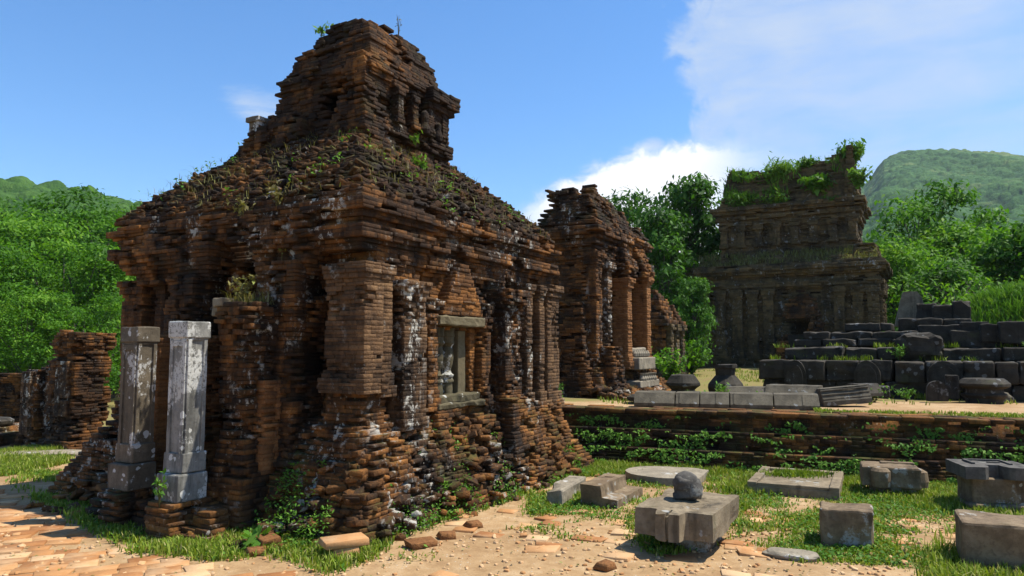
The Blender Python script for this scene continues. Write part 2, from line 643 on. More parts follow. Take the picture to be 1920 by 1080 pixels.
def brick_mat(name, stops, patina=0.5, lichen=0.3, moss=0.25, dark=(0.012, 0.0085, 0.006), streak=0.0, white=(0.54, 0.51, 0.43), mosscol=(0.06, 0.06, 0.012)):
    m, k, p, out = new_mat(name)
    at = k.add('ShaderNodeAttribute', attribute_name='tint')
    t = at.outputs['Fac']
    tc = k.add('ShaderNodeTexCoord')
    P = tc.outputs['Object']
    fine = k.noise(P, 26, 5, 0.65)
    hue = k.noise(k.mapping(P, (1, 1, 1), (5, 8, 13)), 2.4, 4, 0.6)
    v = k.m('ADD', k.m('ADD', k.m('MULTIPLY', t, 0.40), 0.10), k.m('MULTIPLY', k.m('SUBTRACT', fine, 0.5), 0.75))
    v = k.m('ADD', v, k.m('MULTIPLY', k.m('SUBTRACT', hue, 0.32), 1.0))
    col = k.ramp(v, stops)
    grit = k.noise(P, 85, 4, 0.7)
    col = k.mix(k.m('MULTIPLY', k.step(grit, 0.52, 0.66), 0.55), col, dark)
    # black crust in slow patches and runs
    big = k.noise(k.mapping(P, (1.0, 1.0, 0.55)), 1.5, 6, 0.62, 0.3)
    run = k.noise(k.mapping(P, (5.0, 5.0, 0.6), (3, 9, 1)), 1.3, 5, 0.6)
    dk = k.m('ADD', k.m('MULTIPLY', big, 0.62), k.m('MULTIPLY', run, 0.38))
    dk = k.m('ADD', dk, k.m('MULTIPLY', k.m('SUBTRACT', fine, 0.5), 0.25))
    dk = k.step(dk, 0.625 - 0.36 * patina, 0.765 - 0.36 * patina)
    col = k.mix(k.m('MULTIPLY', dk, 0.86), col, dark)
    # earth and moss on what lies flat
    geo = k.add('ShaderNodeNewGeometry')
    sp = k.add('ShaderNodeSeparateXYZ')
    k.put(sp.inputs[0], geo.outputs['Normal'])
    up = k.step(sp.outputs[2], 0.35, 0.8)
    mn = k.step(k.noise(k.mapping(P, (1, 1, 1), (7, 3, 2)), 3.2, 6, 0.65), 0.60 - 0.25 * moss, 0.72 - 0.25 * moss)
    mm = k.m('MULTIPLY', mn, k.m('ADD', 0.22, k.m('MULTIPLY', up, 0.68)))
    col = k.mix(k.m('MULTIPLY', mm, min(1.0, moss * 1.8)), col, mosscol)
    # white lichen: crusts inside wider colonies
    if lichen > 0:
        colony = k.step(k.noise(k.mapping(P, (1, 1, 0.5 if streak < 0.5 else 0.22), (1, 5, 9)), 1.35 if streak < 0.5 else 2.4, 3, 0.5), 0.60 - 0.25 * lichen, 0.74 - 0.25 * lichen)
        crust = k.step(k.noise(k.mapping(P, (1, 1, 0.8), (11, 2, 5)), 7.5, 8, 0.72, 0.4), 0.575 - 0.045 * lichen, 0.64 - 0.045 * lichen)
        spot = k.add('ShaderNodeTexVoronoi')
        k.put(spot.inputs['Vector'], P)
        k.put(spot.inputs['Scale'], 15.0)
        dots = k.m('MULTIPLY', k.step(spot.outputs['Distance'], 0.30, 0.20), k.step(fine, 0.5, 0.6))
        lm = k.m('MAXIMUM', k.m('MULTIPLY', colony, crust), k.m('MULTIPLY', dots, k.m('MULTIPLY', colony, 0.7)))
        if streak:
            lm = k.m('MAXIMUM', lm, k.m('MULTIPLY', k.step(run, 0.60 - 0.1 * streak, 0.66 - 0.1 * streak), k.m('MULTIPLY', crust, streak)))
        wc = k.mix(fine, white, tuple(c * 0.55 for c in white))
        col = k.mix(k.m('MULTIPLY', lm, 0.88), col, wc)
    k.put(p.inputs['Base Color'], col)
    p.inputs['Roughness'].default_value = 0.92
    p.inputs['Specular IOR Level'].default_value = 0.2
    bp = k.add('ShaderNodeBump')
    bp.inputs['Strength'].default_value = 0.9
    bp.inputs['Distance'].default_value = 0.018
    hgt = k.m('ADD', k.noise(P, 38, 6, 0.7), k.m('MULTIPLY', k.noise(P, 11, 4, 0.6), 0.8))
    k.put(bp.inputs['Height'], hgt)
    k.l.new(bp.outputs[0], p.inputs['Normal'])
    return m


WARM = [(0.0, (0.016, 0.010, 0.006)), (0.25, (0.048, 0.025, 0.011)), (0.5, (0.125, 0.053, 0.015)), (0.75, (0.26, 0.106, 0.025)), (1.0, (0.40, 0.185, 0.050))]
BRN = [(0.0, (0.020, 0.013, 0.008)), (0.3, (0.065, 0.036, 0.017)), (0.6, (0.135, 0.073, 0.033)), (0.85, (0.22, 0.125, 0.056)), (1.0, (0.30, 0.185, 0.09))]
DRK = [(0.0, (0.034, 0.024, 0.011)), (0.35, (0.088, 0.060, 0.027)), (0.7, (0.15, 0.10, 0.043)), (1.0, (0.23, 0.13, 0.05))]
ORG = [(0.0, (0.085, 0.038, 0.015)), (0.4, (0.19, 0.082, 0.028)), (0.8, (0.30, 0.135, 0.046)), (1.0, (0.37, 0.19, 0.07))]
M = {}
M['wall'] = brick_mat('brick_wall', WARM, patina=0.52, lichen=0.56, moss=0.22)
M['roof'] = brick_mat('brick_roof', WARM, patina=0.62, lichen=0.16, moss=0.42)
M['tower'] = brick_mat('brick_tower', WARM, patina=0.66, lichen=0.10, moss=0.34)
M['plinth'] = brick_mat('brick_plinth', WARM, patina=0.42, lichen=0.62, moss=0.42)
M['lichen'] = brick_mat('brick_lichen', BRN, patina=0.50, lichen=0.85, moss=0.15, streak=0.9)
M['pilaster'] = brick_mat('brick_pilaster', BRN, patina=0.40, lichen=0.55, moss=0.12, streak=0.4)
M['orange'] = brick_mat('brick_orange', ORG, patina=0.22, lichen=0.12, moss=0.15)
M['terrace'] = brick_mat('brick_terrace', WARM, patina=0.60, lichen=0.05, moss=0.55)
M['far'] = brick_mat('brick_far', DRK, patina=0.42, lichen=0.40, moss=0.35, streak=0.7, dark=(0.030, 0.024, 0.016), white=(0.40, 0.39, 0.36))
M['farroof'] = brick_mat('brick_far_roof', DRK, patina=0.35, lichen=0.08, moss=0.55, dark=(0.030, 0.024, 0.016))
M['pediment'] = brick_mat('brick_pediment', WARM, patina=0.34, lichen=0.35, moss=0.1)
M['coping'] = brick_mat('brick_coping', WARM, patina=0.30, lichen=0.1, moss=0.5)
M['second'] = brick_mat('brick_second', WARM, patina=0.50, lichen=0.34, moss=0.25, streak=0.3)


def stone_mat(name, a, b, lichen=0.4, white=(0.5, 0.49, 0.45), scale=1.0, dark=0.5, moss=0.15, spots=1.0, rough=0.85):
    m, k, p, out = new_mat(name)
    tc = k.add('ShaderNodeTexCoord')
    P = tc.outputs['Object']
    n = k.noise(P, 5 * scale, 7, 0.65, 0.2)
    f = k.noise(P, 34 * scale, 6, 0.7)
    col = k.mix(k.step(n, 0.35, 0.68), a, b)
    col = k.mix(k.m('MULTIPLY', k.step(f, 0.45, 0.7), 0.5), col, tuple(c * 0.55 for c in a))
    st = k.step(k.noise(k.mapping(P, (6, 6, 0.7)), 1.1 * scale, 5, 0.6), 0.62 - 0.2 * dark, 0.78 - 0.2 * dark)
    col = k.mix(k.m('MULTIPLY', st, 0.75), col, tuple(c * 0.28 for c in a))
    mo = k.step(k.noise(k.mapping(P, (1, 1, 1), (3, 3, 8)), 4 * scale, 5, 0.6), 0.62 - 0.2 * moss, 0.75 - 0.2 * moss)
    col = k.mix(k.m('MULTIPLY', mo, moss * 2), col, (0.05, 0.055, 0.015))
    if lichen > 0:
        vo = k.add('ShaderNodeTexVoronoi')
        wv = k.add('ShaderNodeMix', data_type='VECTOR')
        nn = k.add('ShaderNodeTexNoise')
        k.put(nn.inputs['Vector'], P)
        nn.inputs['Scale'].default_value = 18 * scale
        wv.inputs[0].default_value = 0.06
        k.l.new(P, wv.inputs[4])
        k.l.new(nn.outputs['Color'], wv.inputs[5])
        k.l.new(wv.outputs[1], vo.inputs['Vector'])
        vo.inputs['Scale'].default_value = 13 * scale
        vc = k.add('ShaderNodeSeparateColor')
        k.put(vc.inputs[0], vo.outputs['Color'])
        rad = k.m('MULTIPLY', k.step(vc.outputs[0], 1.0 - lichen, 1.0), 0.42 * spots)
        dots = k.step(k.m('SUBTRACT', rad, vo.outputs['Distance']), 0.0, 0.05)
        col2 = k.step(k.noise(k.mapping(P, (1, 1, 0.7), (2, 7, 4)), 2.6 * scale, 8, 0.7), 0.66 - 0.25 * lichen, 0.70 - 0.25 * lichen)
        crust = k.m('MULTIPLY', col2, k.step(f, 0.40, 0.52))
        lm = k.m('MAXIMUM', dots, crust)
        col = k.mix(k.m('MULTIPLY', lm, 0.9), col, k.mix(f, white, tuple(c * 0.6 for c in white)))
    k.put(p.inputs['Base Color'], col)
    p.inputs['Roughness'].default_value = rough
    p.inputs['Specular IOR Level'].default_value = 0.3
    bp = k.add('ShaderNodeBump')
    bp.inputs['Strength'].default_value = 0.7
    bp.inputs['Distance'].default_value = 0.008
    k.put(bp.inputs['Height'], k.m('ADD', f, k.m('MULTIPLY', n, 0.7)))
    k.l.new(bp.outputs[0], p.inputs['Normal'])
    return m


M['jamb_white'] = stone_mat('sandstone_white_lichen', (0.16, 0.155, 0.135), (0.24, 0.23, 0.20), lichen=0.72, white=(0.62, 0.61, 0.55), dark=0.6)
M['jamb_brown'] = stone_mat('sandstone_brown', (0.088, 0.070, 0.046), (0.145, 0.115, 0.076), lichen=0.55, white=(0.58, 0.57, 0.53), dark=0.3)
M['lintel'] = stone_mat('sandstone_olive', (0.10, 0.078, 0.038), (0.14, 0.112, 0.06), lichen=0.10, dark=0.2, moss=0.2)
M['baluster'] = stone_mat('baluster_stone', (0.055, 0.044, 0.020), (0.10, 0.080, 0.040), lichen=0.42, white=(0.5, 0.49, 0.43), dark=0.3, moss=0.25)
M['grey'] = stone_mat('grey_sandstone', (0.135, 0.102, 0.060), (0.23, 0.18, 0.112), lichen=0.12, white=(0.36, 0.35, 0.31), dark=0.35)
M['lingam'] = stone_mat('dark_slate', (0.06, 0.054, 0.045), (0.115, 0.103, 0.085), lichen=0.10, white=(0.25, 0.24, 0.2), dark=0.3, moss=0.02)
M['brownstone'] = stone_mat('brown_sandstone', (0.115, 0.076, 0.040), (0.21, 0.150, 0.086), lichen=0.22, white=(0.36, 0.34, 0.29), dark=0.35)
M['pale'] = stone_mat('pale_sandstone', (0.185, 0.155, 0.11), (0.275, 0.232, 0.165), lichen=0.08, dark=0.15, moss=0.1)
M['dark'] = stone_mat('black_sandstone', (0.022, 0.018, 0.011), (0.048, 0.038, 0.024), lichen=0.22, white=(0.15, 0.15, 0.14), dark=0.45, moss=0.22, scale=0.8)
M['darkgrey'] = stone_mat('dark_grey_sandstone', (0.064, 0.053, 0.034), (0.112, 0.094, 0.062), lichen=0.12, white=(0.24, 0.24, 0.22), dark=0.45, moss=0.08)


def leaf_mat(name, stops, trans=0.40, rough=0.6, spec=0.14):
    m, k, p, out = new_mat(name)
    at = k.add('ShaderNodeAttribute', attribute_name='tint')
    oi = k.add('ShaderNodeObjectInfo')
    v = k.m('ADD', at.outputs['Fac'], k.m('MULTIPLY', k.m('SUBTRACT', oi.outputs['Random'], 0.5), 0.38))
    col = k.ramp(v, stops)
    k.put(p.inputs['Base Color'], col)
    p.inputs['Roughness'].default_value = rough
    p.inputs['Specular IOR Level'].default_value = spec
    tr = k.add('ShaderNodeBsdfTranslucent')
    k.put(tr.inputs['Color'], k.mix(1.0, col, (1.25, 1.3, 0.55), 'MULTIPLY'))
    mx = k.add('ShaderNodeMixShader')
    mx.inputs[0].default_value = trans
    k.l.new(p.outputs[0], mx.inputs[1])
    k.l.new(tr.outputs[0], mx.inputs[2])
    k.l.new(mx.outputs[0], out.inputs[0])
    return m


M['leaf'] = leaf_mat('tree_leaves', [(0.0, (0.022, 0.068, 0.005)), (0.4, (0.060, 0.165, 0.010)), (0.75, (0.115, 0.25, 0.016)), (1.0, (0.18, 0.31, 0.03))])
M['leafdark'] = leaf_mat('dark_tree_leaves', [(0.0, (0.016, 0.055, 0.006)), (0.5, (0.048, 0.135, 0.012)), (0.85, (0.09, 0.21, 0.02)), (1.0, (0.14, 0.25, 0.03))], trans=0.34)
M['grass'] = leaf_mat('grass_blades', [(0.0, (0.075, 0.125, 0.010)), (0.4, (0.16, 0.235, 0.018)), (0.7, (0.25, 0.30, 0.04)), (1.0, (0.40, 0.34, 0.15))], trans=0.3, rough=0.6)
M['weed'] = leaf_mat('weed_leaves', [(0.0, (0.04, 0.10, 0.012)), (0.5, (0.085, 0.20, 0.022)), (1.0, (0.17, 0.29, 0.04))], trans=0.3)
M['dryweed'] = leaf_mat('dry_weeds', [(0.0, (0.10, 0.085, 0.03)), (0.5, (0.17, 0.15, 0.05)), (0.8, (0.20, 0.22, 0.05)), (1.0, (0.30, 0.26, 0.14))], trans=0.2, rough=0.7)


def bark_mat():
    m, k, p, out = new_mat('bark')
    P = k.add('ShaderNodeTexCoord').outputs['Object']
    n = k.noise(k.mapping(P, (6, 6, 1.2)), 2.5, 6, 0.65)
    k.put(p.inputs['Base Color'], k.ramp(n, [(0.3, (0.03, 0.022, 0.015)), (0.7, (0.10, 0.085, 0.065))]))
    p.inputs['Roughness'].default_value = 0.9
    return m


M['bark'] = bark_mat()


def ground_mat():
    m, k, p, out = new_mat('sandy_ground')
    tc = k.add('ShaderNodeTexCoord')
    P = tc.outputs['Object']
    at = k.add('ShaderNodeAttribute', attribute_name='green')
    big = k.noise(P, 0.9, 5, 0.6)
    mid = k.noise(P, 6.5, 6, 0.65)
    fine = k.noise(P, 60, 5, 0.7)
    col = k.ramp(k.m('ADD', k.m('MULTIPLY', big, 0.5), k.m('MULTIPLY', mid, 0.5)),
                 [(0.34, (0.21, 0.122, 0.055)), (0.5, (0.32, 0.205, 0.10)), (0.66, (0.42, 0.295, 0.165))])
    col = k.mix(k.m('MULTIPLY', k.step(fine, 0.50, 0.68), 0.55), col, (0.20, 0.115, 0.06))
    vo = k.add('ShaderNodeTexVoronoi')
    k.put(vo.inputs['Vector'], P)
    vo.inputs['Scale'].default_value = 42
    sepc = k.add('ShaderNodeSeparateColor')
    k.put(sepc.inputs[0], vo.outputs['Color'])
    peb = k.m('MULTIPLY', k.step(vo.outputs['Distance'], 0.34, 0.22), k.m('MULTIPLY', k.step(sepc.outputs[0], 0.72, 0.8), k.step(mid, 0.45, 0.58)))
    col = k.mix(k.m('MULTIPLY', peb, 0.85), col, k.mix(sepc.outputs[1], (0.55, 0.48, 0.38), (0.22, 0.18, 0.14)))
    soil = k.mix(k.step(mid, 0.4, 0.62), (0.17, 0.125, 0.05), (0.135, 0.15, 0.03))
    gm = k.step(k.m('ADD', at.outputs['Fac'], k.m('MULTIPLY', k.m('SUBTRACT', mid, 0.5), 0.7)), 0.25, 0.55)
    col = k.mix(k.m('MULTIPLY', gm, 0.85), col, soil)
    k.put(p.inputs['Base Color'], col)
    p.inputs['Roughness'].default_value = 0.95
    p.inputs['Specular IOR Level'].default_value = 0.15
    bp = k.add('ShaderNodeBump')
    bp.inputs['Strength'].default_value = 0.6
    bp.inputs['Distance'].default_value = 0.02
    k.put(bp.inputs['Height'], k.m('ADD', k.m('ADD', mid, k.m('MULTIPLY', fine, 0.35)), k.m('MULTIPLY', peb, 0.4)))
    k.l.new(bp.outputs[0], p.inputs['Normal'])
    return m


M['ground'] = ground_mat()


def paver_mat():
    m, k, p, out = new_mat('clay_pavers')
    P = k.add('ShaderNodeTexCoord').outputs['Object']
    at = k.add('ShaderNodeAttribute', attribute_name='tint')
    n = k.noise(P, 9, 6, 0.65)
    v = k.m('ADD', at.outputs['Fac'], k.m('MULTIPLY', k.m('SUBTRACT', n, 0.5), 0.8))
    col = k.ramp(v, [(0.0, (0.25, 0.105, 0.036)), (0.4, (0.37, 0.18, 0.068)), (0.75, (0.45, 0.25, 0.11)), (1.0, (0.52, 0.34, 0.18))])
    f = k.noise(P, 70, 5, 0.7)
    col = k.mix(k.m('MULTIPLY', k.step(f, 0.52, 0.7), 0.4), col, (0.20, 0.10, 0.045))
    dust = k.step(k.noise(k.mapping(P, (1, 1, 1), (4, 4, 4)), 2.2, 5, 0.6), 0.5, 0.66)
    col = k.mix(k.m('MULTIPLY', dust, 0.6), col, (0.46, 0.31, 0.17))
    k.put(p.inputs['Base Color'], col)
    p.inputs['Roughness'].default_value = 0.9
    p.inputs['Specular IOR Level'].default_value = 0.2
    bp = k.add('ShaderNodeBump')
    bp.inputs['Strength'].default_value = 0.5
    bp.inputs['Distance'].default_value = 0.01
    k.put(bp.inputs['Height'], k.m('ADD', n, k.m('MULTIPLY', f, 0.5)))
    k.l.new(bp.outputs[0], p.inputs['Normal'])
    return m


M['paver'] = paver_mat()


def hill_mat(name, a, b, c, sc_=0.12, bare=None):
    m, k, p, out = new_mat(name)
    P = k.add('ShaderNodeTexCoord').outputs['Object']
    at = k.add('ShaderNodeAttribute', attribute_name='tint')
    n = k.noise(P, sc_, 6, 0.65)
    f = k.noise(P, sc_ * 9, 5, 0.7)
    v = k.m('ADD', k.m('ADD', at.outputs['Fac'], k.m('MULTIPLY', k.m('SUBTRACT', f, 0.5), 1.0)), k.m('MULTIPLY', k.m('SUBTRACT', n, 0.5), 0.8))
    col = k.ramp(v, [(0.1, a), (0.5, b), (0.9, c)])
    if bare:
        sp = k.add('ShaderNodeSeparateXYZ')
        k.put(sp.inputs[0], P)
        nn = k.noise(P, 0.02, 5, 0.65)
        bm_ = k.step(k.m('ADD', nn, k.m('MULTIPLY', sp.outputs[2], 0.0011)), 0.70, 0.80)
        col = k.mix(bm_, col, bare)
    k.put(p.inputs['Base Color'], col)
    p.inputs['Roughness'].default_value = 0.9
    p.inputs['Specular IOR Level'].default_value = 0.1
    bp = k.add('ShaderNodeBump')
    bp.inputs['Strength'].default_value = 1.0
    bp.inputs['Distance'].default_value = 1.2
    k.put(bp.inputs['Height'], f)
    k.l.new(bp.outputs[0], p.inputs['Normal'])
    return m


M['hill'] = hill_mat('forested_hill', (0.014, 0.045, 0.008), (0.035, 0.095, 0.014), (0.075, 0.155, 0.025))
M['mountain'] = hill_mat('forested_mountain', (0.010, 0.038, 0.010), (0.026, 0.080, 0.016), (0.055, 0.125, 0.026), sc_=0.035, bare=(0.10, 0.145, 0.04))

# ------------------------------------------------------------------ the lie of the land
THETA = R(29.5)                                    # the temples all face the same way
AX = Vector((math.sin(THETA), math.cos(THETA), 0))  # away along the lit faces
BX = Vector((-math.cos(THETA), math.sin(THETA), 0))
ROT = math.pi / 2 - THETA
T0 = np.array([0.6, 10.85])
TX = np.array([0.934, -0.357])
TY = np.array([0.357, 0.934])
TROT = math.atan2(-0.357, 0.934)
TERR = 0.73


def sstep(x, a, b):
    t = np.clip((np.asarray(x, float) - a) / (b - a), 0, 1)
    return t * t * (3 - 2 * t)


def GZ(x, y):
    x, y = np.asarray(x, float), np.asarray(y, float)
    dx, dy = x - T0[0], y - T0[1]
    a = dx * TX[0] + dy * TX[1]
    d = dx * TY[0] + dy * TY[1]
    z = TERR * sstep(d, 0.14, 0.32) * sstep(a, -1.8, -0.7)
    z = z + 0.28 * sstep(y, 15, 23) * sstep(a, -1.8, 1.0)
    z = z + 0.014 * np.sin(x * 2.1 + 0.7 * y) * np.cos(y * 1.7 - 0.4 * x) + 0.008 * np.sin(x * 5.3 + 1.1) * np.sin(y * 6.1)
    return z


def in_poly(px, py, poly):
    inside = np.zeros(px.shape, bool)
    n = len(poly)
    for i in range(n):
        x0, y0 = poly[i]
        x1, y1 = poly[(i + 1) % n]
        c = (y0 > py) != (y1 > py)
        with np.errstate(divide='ignore', invalid='ignore'):
            xi = (x1 - x0) * (py - y0) / (y1 - y0 + 1e-12) + x0
        inside ^= c & (px < xi)
    return inside


def GP(pts, z=0.0):
    return [tuple(G(x, y, z)[:2]) for x, y in pts]


# grassy places: (outline on the ground, density 0..1, blade height, patchiness)
ZONES = [
    (GP([(20, 905), (60, 885), (130, 890), (200, 905), (270, 955), (340, 990), (440, 985), (540, 960), (600, 990), (700, 985), (770, 955), (900, 905), (1040, 862), (1090, 850), (1110, 880), (1050, 905), (960, 935), (860, 965), (740, 1010), (690, 1050), (620, 1075), (500, 1040), (400, 1055), (250, 1035), (150, 980), (60, 930)]), 1.0, 0.065, 0.40),
    (GP([(1045, 840), (1400, 860), (1960, 895), (1960, 985), (1760, 960), (1600, 935), (1400, 928), (1180, 895), (1050, 890)]), 0.9, 0.075, 0.40),
    (GP([(990, 930), (1180, 900), (1420, 925), (1800, 945), (1960, 970), (1960, 1090), (1640, 1060), (1480, 1035), (1360, 1010), (1220, 1035), (1150, 985), (1080, 965), (990, 965)]), 0.75, 0.036, 0.44),
    (GP([(1100, 965), (1020, 985), (900, 1000), (780, 1020), (740, 1050), (900, 1050), (1100, 1020)]), 0.35, 0.036, 0.60),
    (GP([(-120, 860), (0, 850), (110, 835), (130, 868), (60, 885), (-120, 905)]), 0.85, 0.08, 0.25),
    (GP([(1330, 940), (1400, 945), (1400, 1000), (1340, 1020), (1230, 1040), (1190, 1010), (1190, 985), (1300, 1000)]), 0.9, 0.065, 0.36),
    (GP([(1500, 1010), (1660, 1010), (1690, 1045), (1640, 1060), (1480, 1050)]), 0.9, 0.05, 0.42),
    (GP([(1760, 1010), (1800, 990), (1840, 1075), (1960, 1075), (1960, 1100), (1740, 1100)]), 1.0, 0.10, 0.25),
    (GP([(1000, 930), (1110, 920), (1110, 960), (1000, 965)]), 0.9, 0.06, 0.36),
]


def patch(x, y):
    p = np.zeros(x.shape)
    for i, (f, a) in enumerate(((1.7, 0.5), (3.9, 0.3), (8.3, 0.2))):
        p += a * np.sin(f * x + 1.3 * i + 1.9 * np.sin(f * 0.7 * y + i)) * np.sin(f * 1.13 * y + 2.1 * i + 1.7 * np.sin(f * 0.6 * x))
    return 0.5 + 0.62 * p + 0.10 * np.sin(19.0 * x + 5 * np.sin(7.0 * y)) * np.sin(17.0 * y + 4 * np.sin(9.0 * x))


def behind_terrace(x, y):
    return ((x - T0[0]) * TY[0] + (y - T0[1]) * TY[1] > -0.34) & (x > 0.2)


def grass_density(x, y):
    d = np.zeros(np.shape(x))
    for poly, den, h, pt in ZONES:
        m = in_poly(x, y, poly)
        k = den * sstep(patch(x, y), pt - 0.22, pt + 0.22)
        d = np.where(m, np.maximum(d, k), d)
    return np.where(behind_terrace(x, y), 0.0, d)


def axis(fine0, fine1, step, far):
    a = [fine0 + i * step for i in range(int((fine1 - fine0) / step) + 1)]
    lo, hi = [], []
    s, p = step, a[0]
    while p > -far:
        s *= 1.28
        p -= s
        lo.append(p)
    s, p = step, a[-1]
    while p < far:
        s *= 1.28
        p += s
        hi.append(p)
    return np.array(lo[::-1] + a + hi)


def build_ground():
    xs = axis(-7.0, 8.0, 0.07, 1150)
    ys = axis(3.6, 12.5, 0.07, 1150)
    X, Y = np.meshgrid(xs, ys)
    Z = GZ(X, Y)
    nx, ny = len(xs), len(ys)
    V = np.stack([X, Y, Z], -1).reshape(-1, 3)
    i, j = np.meshgrid(np.arange(nx - 1), np.arange(ny - 1))
    q = (j * nx + i).ravel()
    L = np.stack([q, q + 1, q + nx + 1, q + nx], -1).ravel()
    me = mesh_np('ground', V, L, np.arange(len(q)) * 4, smooth=True)
    gr = grass_density(X.ravel(), Y.ravel())
    far = sstep(Y.ravel(), 11.5, 13.0) * 0.75 + sstep(-X.ravel(), 8, 12)
    a = me.attributes.new('green', 'FLOAT', 'POINT')
    a.data.foreach_set('value', np.clip(gr * 0.75 + far, 0, 1).astype(np.float32))
    o = link('ground', me, M['ground'])
    tag(o, kind='structure')


build_ground()


def voro(x, y, s, seed=0):
    """distance to the nearest jittered cell centre and that cell's own random number"""
    ix, iy = np.floor(x / s), np.floor(y / s)
    best = np.full(x.shape, 9e9)
    val = np.zeros(x.shape)

    def h(a, b, q):
        t = np.sin(a * 127.1 + b * 311.7 + q * 74.7 + seed) * 43758.5453
        return t - np.floor(t)
    for dx in (-1, 0, 1):
        for dy in (-1, 0, 1):
            cx, cy = ix + dx, iy + dy
            px, py = (cx + h(cx, cy, 1)) * s, (cy + h(cx, cy, 2)) * s
            d = np.hypot(x - px, y - py)
            m = d < best
            best = np.where(m, d, best)
            val = np.where(m, h(cx, cy, 3), val)
    return best / s, val


def hill(name, sky, q0, q1, Y0, Yc, Y1, nq, ny, cell, amp, mat, gully=0.0):
    """forested slope rising from Y0 to a crest at Yc with the skyline of the photograph, falling away behind"""
    q = np.linspace(q0, q1, nq)
    t = np.linspace(0, 1, ny)
    Yv = Y0 + (Yc - Y0) * t ** 1.15 * 1.0
    Yv = np.concatenate([Yv, Yc + (Y1 - Yc) * np.linspace(0.06, 1, 14)])
    Q, YY = np.meshgrid(q, Yv)
    px = 960 + Q * F
    crest = (655 - np.interp(px, [p for p, _ in sky], [v for _, v in sky])) / F * Yc + 1.6
    up = np.clip((YY - Y0) / (Yc - Y0), 0, 1)
    prof = up ** 0.9 * (1 - 0.0 * up)
    down = np.clip((YY - Yc) / (Y1 - Yc), 0, 1)
    X = Q * YY
    g = gully * (np.sin(X * 0.035 + 1.0 + 0.8 * np.sin(YY * 0.02)) + 0.6 * np.sin(X * 0.081 + YY * 0.013)) * np.sin(np.pi * up)
    Z = crest * prof * (1 - down * 0.8) + g * (YY <= Yc) - 1.0 * (1 - up)
    d1, v1 = voro(X, YY, cell, 1.0)
    d2, v2 = voro(X, YY, cell * 0.42, 5.0)
    dome = np.sqrt(np.clip(1 - (d1 / 0.85) ** 2, 0, 1)) * (0.25 + 1.0 * v1) * amp
    dome += np.sqrt(np.clip(1 - (d2 / 0.9) ** 2, 0, 1)) * 0.34 * amp
    dome += amp * 0.5 * np.sin(X * 0.31 + 2 * np.sin(YY * 0.11)) * np.sin(YY * 0.27 + 1.3 * np.sin(X * 0.17))
    Z = Z + dome * np.clip(up * 6, 0.2, 1) - amp * 0.7
    V = np.stack([X, YY, Z], -1).reshape(-1, 3)
    nx, n2 = nq, len(Yv)
    i, j = np.meshgrid(np.arange(nx - 1), np.arange(n2 - 1))
    k = (j * nx + i).ravel()
    L = np.stack([k, k + 1, k + nx + 1, k + nx], -1).ravel()
    tint = 0.18 + 0.45 * v1 + 0.25 * v2
    me = mesh_np(name, V, L, np.arange(len(k)) * 4, tint=tint.ravel())
    o = link(name, me, mat)
    tag(o, kind='structure')
    return o


hill('mountain', [(1420, 500), (1500, 425), (1560, 385), (1600, 362), (1630, 347), (1648, 325), (1660, 308), (1670, 296), (1690, 285), (1720, 278), (1760, 275), (1820, 276), (1870, 279), (1920, 284), (2000, 300), (2300, 360)],
     0.36, 0.98, 230, 700, 1000, 700, 430, 4.6, 1.9, M['mountain'], gully=9.0)
hill('hill', [(-700, 340), (-300, 332), (0, 341), (60, 345), (100, 349), (150, 357), (190, 367), (230, 378), (270, 390), (320, 405), (420, 440), (600, 520)],
     -1.25, -0.36, 62, 240, 420, 420, 220, 4.6, 2.6, M['hill'], gully=2.0)
hill('hill', [(100, 470), (200, 430), (290, 392), (330, 374), (380, 360), (430, 352), (520, 365), (700, 430), (900, 520), (1000, 560), (1300, 560), (1500, 545), (1700, 520)],
     -0.66, 0.50, 260, 620, 900, 330, 120, 11.0, 5.5, M['mountain'], gully=4.0)


# ------------------------------------------------------------------ leaves and trees
def leaf_mesh(name, P, size, tint, rng, up=0.5, aspect=0.5, droop=0.25, N=None):
    """one rhombic, slightly folded leaf per point"""
    n = len(P)
    if N is None:
        N = rng.normal(0, 1, (n, 3))
        N[:, 2] = np.abs(N[:, 2]) + up * 2
    N = N / np.linalg.norm(N, axis=1)[:, None]
    D = rng.normal(0, 1, (n, 3))
    D -= N * (D * N).sum(1)[:, None]
    D /= np.linalg.norm(D, axis=1)[:, None]
    D[:, 2] -= droop
    S = np.cross(N, D)
    s = np.asarray(size) * (0.65 + 0.7 * rng.random(n))
    s = s[:, None]
    b = P - D * s * 0.5
    tip = P + D * s * 0.5
    w = s * aspect * 0.5
    r = P + S * w + N * s * 0.06 - D * s * 0.06
    l = P - S * w + N * s * 0.06 - D * s * 0.06
    V = np.stack([b, r, tip, l], 1).reshape(-1, 3)
    L = np.arange(n * 4)
    return mesh_np(name, V, L, np.arange(n) * 4, tint=np.repeat(tint, 4))


